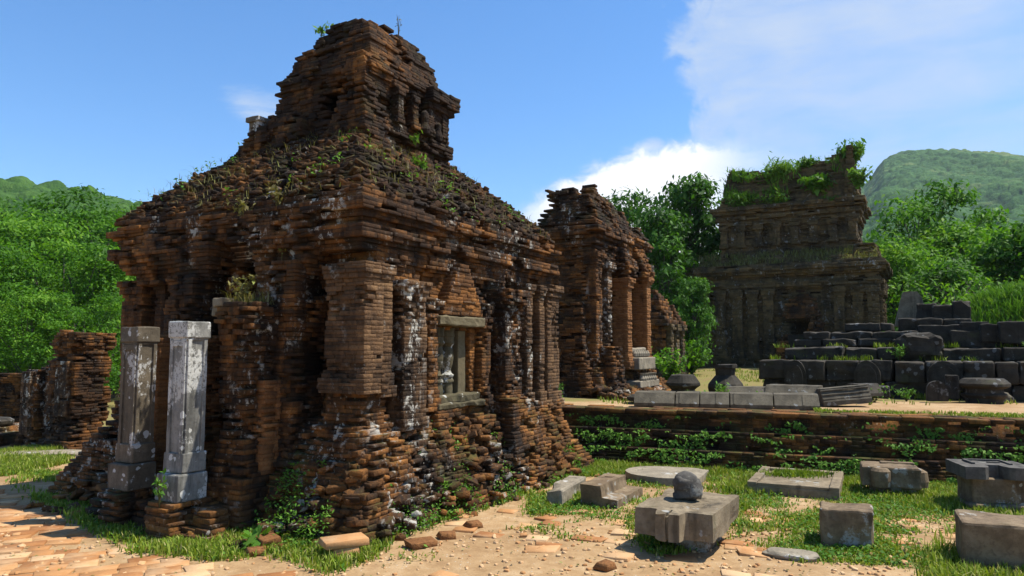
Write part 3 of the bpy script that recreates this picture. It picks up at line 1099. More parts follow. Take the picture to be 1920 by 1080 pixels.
def make_tree(name, label, cat, loc, H, RX, seed, clumps=40, per=150, leaf=0.26, mat='leaf', lo=0.3, flat=0.5, csize=0.24, group=None, lean=(0, 0),
              aspect=0.5, droop=0.25, shape='dome', trunk_r=None):
    rng = np.random.default_rng(seed)
    o = thing(name, label, cat, loc, 0, group)
    st = Stone(seed)
    tr = trunk_r or H * 0.018
    top = np.array([lean[0], lean[1], H * 0.80])
    knots = []
    for i in range(7):
        t = i / 6
        knots.append(np.array([top[0] * t ** 1.5, top[1] * t ** 1.5, -0.15 + (H * 0.80 + 0.15) * t]) + (rng.normal(0, 0.012 * H, 3) * [1, 1, 0] if 0 < i else 0))
    st.tube(knots, [tr * (1.25 - 1.05 * i / 6) for i in range(7)], 8)
    C = []
    for i in range(clumps):
        a = 2.399963 * i + rng.random() * 0.9
        t = (i + 0.5) / clumps
        zz = lo + (1 - lo) * t
        if shape == 'dome':
            rr = math.sqrt(max(0.0, 1 - ((zz - lo) / (1.02 - lo)) ** 1.8))
        elif shape == 'tall':
            rr = 0.35 + 0.65 * math.sin(math.pi * min(1, (zz - lo) / (1 - lo) * 0.86 + 0.10))
        else:
            rr = 0.55 + 0.45 * math.sin(math.pi * (0.15 + 0.7 * t))
        rad = RX * rr * rng.uniform(0.35, 1.0)
        f = ((zz * H) / (H * 0.80))
        C.append(np.array([top[0] * min(1, f) ** 1.5 + math.cos(a) * rad, top[1] * min(1, f) ** 1.5 + math.sin(a) * rad, zz * H * rng.uniform(0.95, 1.0)]))
    C = np.array(C)
    for c in C[:: max(1, clumps // 26)]:
        zt = np.clip(c[2] / H * 0.62, 0.12, 0.9)
        t = min(1.0, zt / 0.80)
        b = knots[min(6, int(t * 6))]
        mid = (b + c) / 2 + rng.normal(0, 0.02 * H, 3) - [0, 0, 0.03 * H]
        st.tube([b, mid, c], [tr * 0.42, tr * 0.26, tr * 0.08], 5)
    st.build('trunk', M['bark'], o)
    P, T, Ns = [], [], []
    for c in C:
        n = int(per * rng.uniform(0.6, 1.35))
        R0 = csize * RX * rng.uniform(0.7, 1.35)
        u = rng.normal(0, 1, (n, 3))
        u /= np.linalg.norm(u, axis=1)[:, None]
        k = rng.random(n) ** 0.42
        p = u * k[:, None] * R0 * np.array([1.15, 1.15, flat])
        p += rng.normal(0, R0 * 0.10, (n, 3))
        P.append(c + p)
        T.append(np.clip(rng.normal(0.42, 0.17, n) + rng.normal(0, 0.10), 0, 1))
        nn = u * 0.7 + rng.normal(0, 0.55, (n, 3))
        nn[:, 2] = np.abs(nn[:, 2]) + 0.45
        Ns.append(nn)
    me = leaf_mesh('crown', np.concatenate(P), leaf, np.concatenate(T), rng, aspect=aspect, droop=droop, N=np.concatenate(Ns))
    link('crown', me, M[mat], o)
    return o


def plant_tree(src, loc, rz, s, label=None, group=None):
    c = copy_tree(src)
    c.location = loc
    c.rotation_euler = (0, 0, rz)
    c.scale = (s, s, s)
    if label:
        c['label'] = label
    if group:
        c['group'] = group
    return c


def at_tree(px, Y):
    x = (px - 960) / F * Y
    return (x, Y, float(GZ(x, Y)) - 0.05)


FG = 'trees of the wooded slope west of the tall ruin'
FL = 'feathery green tree of the dense wood that climbs the low hill'
f1 = make_tree('forest_tree', FL, 'tree', at_tree(40, 25), 6.2, 3.0, 11, clumps=58, per=230, leaf=0.17, lo=0.12, flat=0.32, csize=0.30, group=FG, aspect=0.42, shape='dome')
f2 = make_tree('forest_tree', FL, 'tree', at_tree(190, 29), 7.6, 3.4, 12, clumps=64, per=220, leaf=0.20, lo=0.15, flat=0.34, csize=0.28, group=FG, aspect=0.42, shape='round')
f3 = make_tree('forest_tree', FL, 'tree', at_tree(-60, 33), 8.2, 3.6, 13, clumps=66, per=210, leaf=0.21, lo=0.15, flat=0.36, csize=0.28, group=FG, aspect=0.45, shape='dome')
f4 = make_tree('forest_tree', 'darker rounded tree standing among the feathery trees of the wooded slope', 'tree', at_tree(75, 28.5), 6.6, 2.4, 14, clumps=44, per=230, leaf=0.19, mat='leafdark', lo=0.12, flat=0.6, csize=0.36, group=FG, aspect=0.45, shape='tall')
rg = random.Random(5)
for px, Y, src, s in ((130, 23, f2, 0.66), (-45, 21.5, f1, 0.80), (215, 24, f1, 0.80), (110, 32, f1, 1.2), (270, 34, f3, 0.98), (30, 37, f2, 1.20), (160, 38, f3, 1.08), (330, 40, f1, 1.30),
                      (250, 43, f4, 1.35), (90, 46, f3, 1.22), (225, 30, f4, 0.85), (-30, 27, f4, 0.9), (-40, 44, f1, 1.62), (390, 46, f3, 1.0), (310, 27, f2, 0.72), (10, 52, f2, 1.45), (180, 54, f1, 1.75), (60, 19.5, f1, 0.52), (160, 20, f2, 0.42)):
    plant_tree(src, at_tree(px, Y), rg.uniform(0, 6.28), s)

# the tall broad-leaved trees between the two brick towers
t1 = make_tree('broadleaf_tree', 'tall dark tree with drooping broad leaves rising beside the saddle-roofed temple', 'tree', at_tree(1285, 27), 7.3, 1.55, 21, clumps=50, per=230, leaf=0.20, mat='leafdark', lo=0.10, flat=0.62, csize=0.40, aspect=0.42, droop=0.5, shape='tall', lean=(0.25, 0))
t2 = make_tree('broadleaf_tree', 'thin-crowned dark tree showing above the second brick temple', 'tree', at_tree(1188, 29), 8.0, 1.75, 22, clumps=36, per=170, leaf=0.20, mat='leafdark', lo=0.45, flat=0.55, csize=0.34, aspect=0.42, droop=0.5, shape='round')
plant_tree(t1, at_tree(1245, 25), 2.0, 0.80, 'lower dark tree filling the gap behind the small far ruin')
plant_tree(t2, at_tree(1330, 31), 4.0, 0.72, 'dark tree half hidden behind the saddle-roofed temple')
plant_tree(t1, at_tree(1300, 22.5), 1.0, 0.40, 'small leafy tree at the ground between the far ruin and the saddle-roofed temple')

# trees round the mountain side
r1 = make_tree('spreading_tree', 'open-branched tree reaching one long bough out against the mountain', 'tree', at_tree(1672, 31), 7.4, 2.3, 31, clumps=34, per=210, leaf=0.24, mat='leaf', lo=0.42, flat=0.55, csize=0.36, aspect=0.40, droop=0.4, shape='round', lean=(2.0, 0))
r2 = make_tree('bushy_tree', 'bright green bushy tree above the grassy mound', 'tree', at_tree(1900, 24), 4.5, 2.3, 32, clumps=50, per=190, leaf=0.20, lo=0.1, flat=0.36, csize=0.32, aspect=0.45, shape='dome')
r3 = make_tree('bushy_tree', 'bushy grey-green tree between the bright tree and the open-branched one', 'tree', at_tree(1800, 29), 5.6, 2.9, 33, clumps=60, per=190, leaf=0.20, mat='leaf', lo=0.1, flat=0.42, csize=0.28, aspect=0.45, shape='dome')
plant_tree(r3, at_tree(1690, 27), 1.0, 0.82, 'dark bushy tree standing close behind the stone stele')
plant_tree(r2, at_tree(1780, 22), 2.2, 0.72, 'low bright green tree right behind the topmost black stones')
plant_tree(r3, at_tree(1950, 34), 3.1, 1.12, 'largest bushy tree at the edge of the picture under the mountain')
plant_tree(r2, at_tree(1850, 36), 0.7, 1.45, 'bright tree top showing over the grey-green bushy tree')
plant_tree(r2, at_tree(1645, 33), 4.4, 1.12, 'light green tree showing just past the corner of the saddle-roofed temple')
plant_tree(r2, at_tree(2010, 23), 5.2, 1.1, 'bright bushy tree cut off by the edge of the picture beside the mound')

# ------------------------------------------------------------------ the tall ruin in front
XF[:] = [0.868, 0.2112]
SU, SV = 4.36, 4.12           # plan in drawing units
Z0 = -0.25
main = thing('brick_temple', 'tall ruined red brick temple with pyramid roof and stone posts at its broken porch', 'temple', (-1.385, 6.6, 0), ROT)


def corner_pilaster(name, rect, z0, z1, seed, mat, base=0.06, cap=0.06, faces='fl', ero=0.02, parent=main, zcap=0.16, groove=None, L=(0.10, 0.22), chm=0.006, drop=0.008, ruin=None):
    B = Bricks(seed, 0.003, chm)
    p = bands(0.0, [(z0, z0 + 0.14, base), (z0 + 0.14, z0 + 0.24, base * 0.5), (z1 - zcap, z1 - zcap * 0.6, cap * 0.5), (z1 - zcap * 0.6, z1 + 1, cap)])
    stack(B, rect, z0, z1, p, rough=0.0015, ero=ero, drop=drop, faces=faces, L=L, core=0.07, dep=0.11, tint=(0.1, 0.95), ruin=ruin, tilt=0.005)
    return B.build(name, mat, parent)


def build_main():
    g = random.Random(77)
    # stepped, crumbling foot
    B = Bricks(1, 0.009, 0.012)
    pr = lerp_profile([(Z0, 0.58), (-0.10, 0.52), (0.05, 0.43), (0.2, 0.37), (0.35, 0.30), (0.5, 0.22), (0.66, 0.15), (0.85, 0.06)])

    def foot(u, v):                  # the foot is worn into heaps and hollows
        return 0.86 + 0.22 * nz(u * 1.3, v * 1.3, 4.4)
    stack(B, (0, SU, 0, SV), Z0, 0.86, pr, dep=0.24, rough=0.012, ch=0.043, ero=0.17, ef=1.1, drop=0.05, tilt=0.04, out=0.10, L=(0.11, 0.28), core=0.17, holes=[('l', 1.33, 2.33, -1, 2)], core_l=1.2)
    # core of the foot behind the entrance passage
    B.core(0.0, 1.3, 0.3, 1.2, Z0, 0.8)
    B.core(0.0, 1.3, 2.5, 3.8, Z0, 0.8)
    # heaps under the pilasters
    for (u0, u1, d, zt, ss) in ((-0.22, 0.36, 0.32, 0.80, 0.3), (0.48, 0.98, 0.25, 0.60, 0.2), (1.15, 2.45, 0.20, 0.92, 0.1), (2.55, 3.2, 0.40, 0.95, 0.3), (3.45, 4.3, 0.28, 0.86, 0.2)):
        q = lerp_profile([(Z0, 0.24), (0.2, 0.14), (0.5, 0.05), (zt, -0.03)])
        stack(B, (u0, u1, -d, 0.5), Z0, zt, q, dep=0.2, ch=0.043, rough=0.012, ero=0.15, ef=2.2, drop=0.05, tilt=0.05, out=0.15, faces='flr', core=0.13,
              ruin=lambda u, v, zt=zt: zt + 0.10 * nz(u * 5, v * 5, 1.0))
    stack(B, (-0.24, 0.6, -0.24, 0.62), Z0, 0.82, lerp_profile([(Z0, 0.22), (0.3, 0.10), (0.82, -0.02)]), dep=0.2, ch=0.043, rough=0.012, ero=0.14, ef=2.0, drop=0.05, tilt=0.05, out=0.15, faces='fl', core=0.13,
          ruin=lambda u, v: 0.80 + 0.12 * nz(u * 4, v * 4, 2.0))
    # bricks spilled on the slope of the foot
    for _ in range(260):
        u = g.uniform(-0.5, SU)
        v = -g.uniform(0.1, 0.62)
        if g.random() < 0.3:
            u, v = -g.uniform(0.1, 0.55), g.uniform(-0.4, 1.5)
        dd = -v if v < 0 else -u
        z = np.interp(max(-u, -v, 0.0), [0.06, 0.15, 0.3, 0.52, 0.62], [0.82, 0.62, 0.36, -0.06, -0.22])
        sz = g.uniform(0.35, 1.0)
        B.add(u, v, z + g.uniform(-0.03, 0.035), 0.12 * sz, 0.075 * sz, 0.026 * (0.6 + 0.5 * sz), g.uniform(0, 3.1), g.random(), g.gauss(0, 0.25), g.gauss(0, 0.25))
    B.build('plinth', M['plinth'], main)

    # walls
    B = Bricks(2, 0.005, 0.007)
    holes = [('f', 1.34, 2.12, 1.02, 1.86), ('l', 1.33, 2.33, -1, 2.2), ('l', 1.40, 2.26, 2.2, 2.36), ('l', 1.50, 2.16, 2.36, 2.52), ('l', 1.60, 2.06, 2.52, 2.72)]
    stack(B, (0.24, SU, 0.0, SV), 0.78, 2.72, bands(0.0, [(0.78, 0.95, 0.05), (0.95, 1.02, 0.025), (2.46, 2.54, 0.02), (2.54, 2.72, 0.05)]),
          rough=0.003, ero=0.05, ef=1.7, drop=0.02, holes=holes, core_f=0.45, core_l=1.2, tilt=0.018, out=0.03, core=0.12)
    # the body of brick behind the hollow passage
    B.core(0.36, 1.3, 0.3, 1.24, 0.6, 2.7)
    B.core(0.36, 1.3, 2.44, 3.9, 0.6, 2.7)
    # back of the blind window
    for i in range(16):
        for j in range(4):
            B.add(1.34 + 0.2 * j + (0.1 if i % 2 else 0), 0.30, 1.02 + i * 0.056, 0.098, 0.06, 0.0265, 0, g.uniform(0.5, 1.0))
    # inner sides of the passage
    for i in range(52):
        z = Z0 + 0.03 + i * 0.056
        for j in range(6):
            u = 0.34 + j * 0.22 + (0.11 if i % 2 else 0)
            B.add(u, 1.30, z, 0.108, 0.08, 0.0265, g.gauss(0, .02), g.random())
            B.add(u, 2.37, z, 0.108, 0.08, 0.0265, g.gauss(0, .02), g.random())
    B.build('wall', M['wall'], main)

    # pilasters of the lit side and of the entrance side
    corner_pilaster('pilaster', (-0.18, 0.12, -0.22, 0.32), 1.15, 2.50, 3, M['pilaster'], base=0.05, cap=0.035, faces='flrb')
    corner_pilaster('pilaster', (0.14, 0.32, -0.18, 0.2), 1.10, 2.50, 31, M['pilaster'], base=0.04, cap=0.03, faces='flr')
    corner_pilaster('pilaster', (-0.14, 0.27, -0.15, 0.32), 0.70, 1.30, 4, M['wall'], base=0.06, cap=0.0, faces='flb', ero=0.05)
    corner_pilaster('pilaster', (0.46, 0.88, -0.23, 0.2), 0.72, 2.36, 5, M['lichen'], base=0.03, cap=0.05, faces='flr', ero=0.035)
    corner_pilaster('pilaster', (1.04, 1.24, -0.13, 0.2), 0.88, 2.02, 6, M['wall'], base=0.03, cap=0.03, faces='flr', ero=0.05)
    corner_pilaster('pilaster', (2.22, 2.44, -0.13, 0.2), 0.88, 2.02, 7, M['wall'], base=0.03, cap=0.03, faces='flr', ero=0.05)
    corner_pilaster('pilaster', (2.64, 3.10, -0.24, 0.2), 0.74, 2.42, 8, M['wall'], base=0.05, cap=0.10, faces='flr', ero=0.10, zcap=0.36, drop=0.03)
    corner_pilaster('pilaster', (3.42, 3.60, -0.15, 0.2), 0.72, 2.55, 9, M['pilaster'], base=0.05, cap=0.04, faces='flr', ero=0.02)
    corner_pilaster('pilaster', (3.72, 3.88, -0.20, 0.2), 0.72, 2.55, 10, M['pilaster'], base=0.05, cap=0.04, faces='flr', ero=0.02)
    corner_pilaster('pilaster', (3.98, 4.38, -0.20, 0.2), 0.72, 2.58, 11, M['pilaster'], base=0.06, cap=0.06, faces='flr', ero=0.02)
    for i, (v0, v1, d) in enumerate(((0.34, 0.46, 0.06), (2.62, 2.80, 0.10), (2.94, 3.16, 0.12), (3.32, 3.52, 0.08), (3.70, 4.14, 0.14))):
        corner_pilaster('pilaster', (0.14 - d, 0.45, v0, v1), 0.72, 2.5, 12 + i, M['wall'], base=0.05, cap=0.05, faces='flb', ero=0.03)

    # broken pier between the corner and the porch arch
    B = Bricks(20, 0.007, 0.010)
    stack(B, (-0.24, 0.4, 0.70, 1.28), Z0, 2.66, lerp_profile([(0, 0.0), (1.8, 0.0), (2.5, 0.03)]), rough=0.009, ch=0.043, ero=0.09, ef=2.2, drop=0.03, faces='flb', tilt=0.03, out=0.1,
          ruin=lambda u, v: 2.58 + 0.12 * nz(u * 4, v * 4, 9))
    B.build('pier', M['wall'], main)
    B = Bricks(19, 0.007, 0.010)
    stack(B, (-0.24, 0.4, 2.38, 2.9), Z0, 2.5, 0.0, rough=0.009, ch=0.043, ero=0.08, ef=1.8, drop=0.03, faces='flb', tilt=0.03, out=0.1)
    B.build('pier', M['wall'], main)

    # cornice: projecting courses, broken on the entrance side
    B = Bricks(21, 0.005, 0.007)
    cb = [(2.66, 2.74, 0.05), (2.74, 2.80, 0.09), (2.80, 2.93, 0.15), (2.93, 3.00, 0.06), (3.00, 3.06, 0.11), (3.06, 3.18, 0.17), (3.18, 3.30, 0.10)]
    chole = [('l', 1.48, 2.18, 2.6, 2.86)]

    def worn(u, v):
        return 9.0
    stack(B, (0, SU, 0, SV), 2.66, 3.30, bands(0.0, cb), rough=0.004, ero=lambda u, v: 0.015 if (u < 0.9 and v < 0.7) else 0.085, ef=1.1, drop=0.025, L=(0.16, 0.36), dep=0.26, holes=chole, core=0.22, tilt=0.012, band=0.4, out=0.03)
    # corbelled shoulders over the porch
    for (v0, v1) in ((0.56, 1.52), (2.14, 3.86)):
        stack(B, (-0.22, 0.2, v0, v1), 2.42, 3.10, lerp_profile([(2.42, -0.12), (2.62, -0.02), (2.80, 0.05), (3.1, -0.02)]), rough=0.006, ch=0.043, ero=0.11, ef=1.8, drop=0.025, faces='lfb', dep=0.2, tilt=0.02, out=0.05,
              ruin=lambda u, v: 3.04 + 0.12 * nz(u * 3, v * 3, 5))
    stack(B, (-0.16, 0.2, 1.43, 2.23), 2.84, 3.12, lerp_profile([(2.84, -0.05), (3.1, 0.03)]), rough=0.01, ero=0.10, ef=2, drop=0.04, faces='lfb', dep=0.2, tilt=0.03, out=0.08)
    B.build('cornice', M['wall'], main)

    # pyramid roof of rough courses
    B = Bricks(22, 0.009, 0.012)
    rp = lerp_profile([(3.28, 0.10), (3.42, 0.0), (3.62, -0.20), (3.9, -0.50), (4.2, -0.86), (4.48, -1.16)])
    stack(B, (0, SU, 0, SV), 3.27, 4.46, rp, rough=0.010, ch=0.043, ero=0.10, ef=1.6, drop=0.04, L=(0.10, 0.22), dep=0.28, tilt=0.04, out=0.10, core=0.20, band=0.9)
    for _ in range(1100):             # loose bricks lying on the slopes
        z = g.uniform(3.3, 4.46)
        o = rp(z)
        if g.random() < 0.5:
            u, v = g.uniform(-o, SU + o), -o + 0.02
        else:
            u, v = -o + 0.02, g.uniform(-o, SV + o)
        s_ = g.uniform(0.3, 0.75)
        B.add(u, v, z + 0.005, 0.11 * s_, 0.07 * s_, 0.03 * s_, g.uniform(0, 3.1), g.random(), g.gauss(0, 0.3), g.gauss(0, 0.3))
    B.build('roof', M['roof'], main)

    # upper storey
    B = Bricks(23, 0.007, 0.010)
    a = 1.22
    ta, tb, tc, td = 1.21, 2.92, 0.96, 2.72      # the upper storey's plan

    def top(u, v):
        z = 6.16 + 0.10 * nz(u * 2.2, v * 2.2, 3) - max(0.0, u - 2.0) * 0.16
        z = min(z, 4.95 + max(0.0, 2.86 - v) * 1.6 + 0.10 * nz(u * 3, v * 3, 7))
        return z
    tp = bands(lerp_profile([(4.35, 0.02), (4.6, -0.02), (5.2, -0.02), (5.45, -0.04), (5.75, -0.14), (6.0, -0.24), (6.2, -0.36)]),
               [(4.44, 4.56, 0.06), (4.56, 4.64, 0.03), (5.16, 5.24, 0.03), (5.24, 5.36, 0.07), (5.36, 5.44, 0.03), (5.70, 5.78, 0.03)])
    thole = [('l', 1.50, 1.76, 4.68, 5.05), ('f', 1.86, 1.98, 4.74, 5.14), ('f', 2.20, 2.32, 4.74, 5.10), ('f', 2.54, 2.66, 4.74, 5.06)]
    stack(B, (ta, tb, tc, td), 4.16, 6.3, tp, rough=0.005, ch=0.043, ero=0.07, ef=1.8, drop=0.02, holes=thole, core=0.16, core_l=0.42, core_f=0.32, tilt=0.03, out=0.08, ruin=top, tile=0.2, L=(0.10, 0.24))
    # the storey grows out of the slope
    stack(B, (ta, tb, tc, td), 3.82, 4.42, lerp_profile([(3.82, 0.34), (4.05, 0.20), (4.25, 0.09), (4.42, 0.03)]), rough=0.012, ero=0.08, ef=2.0, drop=0.03, dep=0.24, tilt=0.03, core=0.16, L=(0.10, 0.24))
    # ragged ledges of the entrance side
    stack(B, (ta - 0.22, ta + 0.3, 1.95, 3.0), 4.3, 5.0, lerp_profile([(4.3, 0.10), (4.6, 0.0), (5.0, -0.16)]), rough=0.012, ero=0.12, ef=2, drop=0.04, faces='lfb', tilt=0.03, out=0.08,
          ruin=lambda u, v: 4.75 + 0.2 * nz(u * 3, v * 3, 1))
    stack(B, (ta - 0.14, ta + 0.3, 0.92, 1.46), 4.3, 5.5, lerp_profile([(4.3, 0.06), (5.5, -0.10)]), rough=0.008, ero=0.08, ef=2, drop=0.02, faces='lfb', tilt=0.02, out=0.05)
    stack(B, (tb - 0.5, tb + 0.06, tc - 0.12, tc + 0.4), 4.4, 5.34, bands(-0.06, [(4.4, 4.6, 0.05), (5.05, 5.14, 0.06), (5.14, 5.36, 0.12)]), rough=0.01, ero=0.02, faces='frl', L=(0.12, 0.22))
    B.build('tower', M['tower'], main)

    # blind door of the upper storey
    B = Bricks(24, 0.004, 0.006)
    stack(B, (1.62, 1.94, tc - 0.07, tc + 0.1), 5.12, 5.22, 0.0, rough=0.004, faces='flr', dep=0.06, core=0.04)
    fd = B.build('false_door', M['roof'], main)
    for i, u in enumerate((1.68, 2.02, 2.38, 2.72)):
        B = Bricks(240 + i, 0.004, 0.006)
        stack(B, (u, u + 0.12, tc - 0.09, tc + 0.1), 4.64, 5.12, bands(0, [(4.64, 4.74, 0.02), (5.04, 5.14, 0.02)]), rough=0.004, ero=0.01, faces='flr', dep=0.06, core=0.04, L=(0.1, 0.2))
        B.build('door_post', M['roof'], fd)
    st = Stone(3)
    st.lathe([(0.07, 0), (0.085, 0.06), (0.05, 0.16), (0.065, 0.22), (0.055, 0.30), (0.02, 0.34)], 12, Matrix.Translation((2.26, tc - 0.10, 4.62)))
    st.build('carved_figure', M['roof'], fd)
    st = Stone(4)
    st.lathe([(0.06, 0), (0.07, 0.06), (0.045, 0.16), (0.05, 0.24), (0.015, 0.28)], 12, Matrix.Translation((2.60, tc - 0.09, 4.60)))
    st.build('carved_figure', M['roof'], fd)

    # corner turret on the roof
    st = Stone(5)
    st.box((1.12, 2.90, 4.30), (0.26, 0.26, 0.10), 0, 0.012, 0.05, 0.008)
    st.box((1.12, 2.90, 4.56), (0.20, 0.20, 0.44), 0, 0.012, 0.05, 0.010, 0.01)
    st.box((1.12, 2.90, 4.81), (0.26, 0.26, 0.07), 0, 0.012, 0.05, 0.008)
    st.build('corner_turret', M['jamb_brown'], main)

    # blind window with its stone lintel, sill and turned balusters
    B = Bricks(25, 0.004, 0.006)
    stack(B, (1.26, 1.38, -0.03, 0.3), 1.02, 1.88, 0.0, rough=0.004, ero=0.01, faces='frl', dep=0.06, core=0.04, L=(0.1, 0.2), tint=(0.3, 0.9))
    win = B.build('blind_window', M['wall'], main)
    B = Bricks(251, 0.004, 0.006)
    stack(B, (2.08, 2.20, -0.03, 0.3), 1.02, 1.88, 0.0, rough=0.004, ero=0.01, faces='frl', dep=0.06, core=0.04, L=(0.1, 0.2), tint=(0.3, 0.9))
    B.build('window_jamb', M['wall'], win)
    st = Stone(6)
    st.box((1.74, -0.02, 1.945), (1.02, 0.30, 0.125), 0, 0.02, 0.05, 0.010, 0.02)
    st.build('lintel', M['lintel'], win)
    st = Stone(7)
    st.box((1.70, 0.02, 1.00), (0.92, 0.34, 0.10), 0, 0.02, 0.05, 0.014, 0.03)
    st.box((1.70, -0.02, 0.92), (1.02, 0.34, 0.08), 0, 0.02, 0.05, 0.014, 0.035)
    st.build('sill', M['baluster'], win)
    st = Stone(8)
    st.box((1.97, 0.10, 1.44), (0.17, 0.16, 0.80), 0, 0.012, 0.07, 0.005)
    st.build('window_slab', M['lintel'], win)
    bal = [(0.085, 0), (0.085, 0.13), (0.10, 0.135), (0.105, 0.165), (0.09, 0.19), (0.10, 0.21), (0.105, 0.235), (0.075, 0.26), (0.06, 0.29), (0.085, 0.36), (0.10, 0.43), (0.088, 0.50), (0.058, 0.58), (0.07, 0.60), (0.095, 0.63), (0.095, 0.70), (0.105, 0.71), (0.105, 0.82)]
    for u in (1.50, 1.72):
        st = Stone(u)
        st.lathe(bal, 20, Matrix.Translation((u, 0.085, 1.05)), amp=0.011, cut=0.035, chip=0.012)
        st.build('baluster', M['baluster'], win, smooth=False)
    # pediment patch of smooth orange brick
    B = Bricks(26, 0.003, 0.004)
    z = 2.02
    while z < 2.62:
        w = 0.40 * (1 - (z - 2.02) / 0.70) + 0.05
        t = -w
        while t < w:
            l = g.uniform(0.14, 0.26)
            l = min(l, w - t + 0.01)
            B.add(1.76 + t + l / 2, -0.055 - 0.02 * g.random(), z + 0.022, l / 2 - 0.001, 0.08, 0.022, 0, g.uniform(0.2, 0.9))
            t += l
        z += 0.046
    B.build('pediment', M['pediment'], main)
    B = Bricks(27, 0.008, 0.010)
    stack(B, (1.0, 2.5, -0.14, 0.2), 2.02, 2.2, lerp_profile([(2.02, -0.03), (2.2, 0.03)]), rough=0.025, ero=0.12, ef=3, drop=0.15, faces='flr', tilt=0.04)
    B.build('pediment_ledge', M['lichen'], main)

    # broken porch: brick cheeks, stone posts
    B = Bricks(28, 0.007, 0.010)
    pw = lerp_profile([(Z0, 0.20), (0.0, 0.13), (0.25, 0.08), (0.45, 0.02), (0.6, 0.0), (1.7, 0.0), (1.9, 0.05), (2.2, 0.05)])
    stack(B, (-0.64, 0.25, 0.96, 1.36), Z0, 2.12, pw, rough=0.008, ch=0.046, ero=0.08, ef=2.4, drop=0.03, faces='flbr', tilt=0.03, out=0.08,
          ruin=lambda u, v: 2.06 + 0.06 * nz(u * 5, v * 5, 2), L=(0.11, 0.24))
    B.build('porch_wall', M['wall'], main)
    B = Bricks(29, 0.003, 0.005)
    stack(B, (-0.46, -0.14, 0.88, 1.1), 0.30, 1.34, 0.0, rough=0.004, ero=0.02, faces='flr', tilt=0.008, L=(0.14, 0.22), ruin=lambda u, v: 1.28 + 0.06 * nz(u * 6, 1, 2))
    B.build('porch_pilaster', M['orange'], main)
    B = Bricks(30, 0.006, 0.008)
    stack(B, (-0.66, 0.25, 2.34, 2.72), Z0, 1.78, lerp_profile([(Z0, 0.1), (0.1, 0.0), (1.8, 0.0)]), rough=0.010, ero=0.03, drop=0.02, faces='flbr', tilt=0.02, L=(0.16, 0.30), tint=(0.2, 1.0))
    B.build('porch_wall', M['orange'], main)
    B = Bricks(32, 0.009, 0.012)
    stack(B, (-0.98, 0.3, 0.98, 2.85), Z0, 0.03, lerp_profile([(Z0, 0.14), (0.03, 0.03)]), rough=0.03, ero=0.10, drop=0.06, faces='flb', tilt=0.04, dep=0.22, out=0.1)
    # piers under the posts
    stack(B, (-1.24, -0.72, 1.26, 1.64), Z0, 0.10, 0.0, rough=0.02, ero=0.05, drop=0.03, faces='flbr', tilt=0.03, dep=0.2)
    stack(B, (-1.22, -0.70, 2.12, 2.52), Z0, 0.13, 0.0, rough=0.02, ero=0.05, drop=0.03, faces='flbr', tilt=0.03, dep=0.2)
    # rubble skirt in front of the entrance
    for _ in range(150):
        u, v = -g.uniform(0.0, 1.1), g.uniform(0.1, 4.2)
        d = max(0.0, -u - 0.95)
        if 0.9 < v < 2.8 and u > -1.0:
            continue
        z = Z0 + 0.02 + g.random() * max(0.0, 0.5 + u * 0.5) * 0.9
        s_ = g.uniform(0.4, 1.0)
        B.add(u, v, z, 0.12 * s_, 0.08 * s_, 0.032 * s_, g.uniform(0, 3.1), g.random(), g.gauss(0, 0.2), g.gauss(0, 0.2))
    B.build('porch_foot', M['plinth'], main)

    def jamb(u, v, mat, z0, h, w, d, tilt, sd):
        st = Stone(sd)
        z1 = z0 + h
        # shaft with a sunk panel on each of its two seen faces
        st.box((u, v, (z0 + 0.44 + z1 - 0.18) / 2), (d, w, h - 0.60), 0, 0.012, 0.06, 0.004, 0.003)
        for sv in (-1, 1):
            st.box((u - d / 2 - 0.008, v + sv * w * 0.40, (z0 + 0.44 + z1 - 0.18) / 2), (0.022, w * 0.18, h - 0.66), 0, 0.004, 0.08, 0.002)
        st.box((u - d / 2 - 0.006, v, z1 - 0.24), (0.018, w * 0.94, 0.06), 0, 0.004, 0.08, 0.002)
        for su in (-1, 1):
            st.box((u + su * d * 0.40, v - w / 2 - 0.008, (z0 + 0.44 + z1 - 0.18) / 2), (d * 0.18, 0.022, h - 0.66), 0, 0.004, 0.08, 0.002)
        o = st.build('door_post', mat, main)
        st = Stone(sd + 1)
        st.box((u, v, z1 - 0.10), (d * 1.22, w * 1.22, 0.17), 0, 0.012, 0.06, 0.005, 0.005)
        st.box((u, v, z1 - 0.195), (d * 1.1, w * 1.1, 0.03), 0, 0.008, 0.06, 0.003)
        st.build('post_cap', mat, o)
        st = Stone(sd + 2)
        st.box((u, v, z0 + 0.37), (d * 1.22, w * 1.22, 0.20), 0, 0.014, 0.06, 0.005, 0.004)
        st.box((u - 0.03, v, z0 + 0.13), (d * 1.50, w * 1.42, 0.27), 0, 0.016, 0.06, 0.007, 0.006)
        st.build('post_base', mat, o)
    jamb(-0.94, 1.46, M['jamb_white'], 0.10, 1.80, 0.25, 0.23, 0, 41)
    jamb(-0.92, 2.31, M['jamb_brown'], 0.13, 1.73, 0.25, 0.22, 0, 51)
    st = Stone(61)                    # stone beam ends left on the porch
    st.box((-0.42, 1.46, 2.02), (0.34, 0.28, 0.14), 0.3, 0.02, 0.06, 0.01, 0.01)
    st.box((-0.56, 1.36, 2.1), (0.26, 0.20, 0.10), -0.2, 0.02, 0.06, 0.01, 0.01)
    st.build('lintel_fragment', M['grey'], main)


build_main()
XF[:] = [1.0, 0.0]


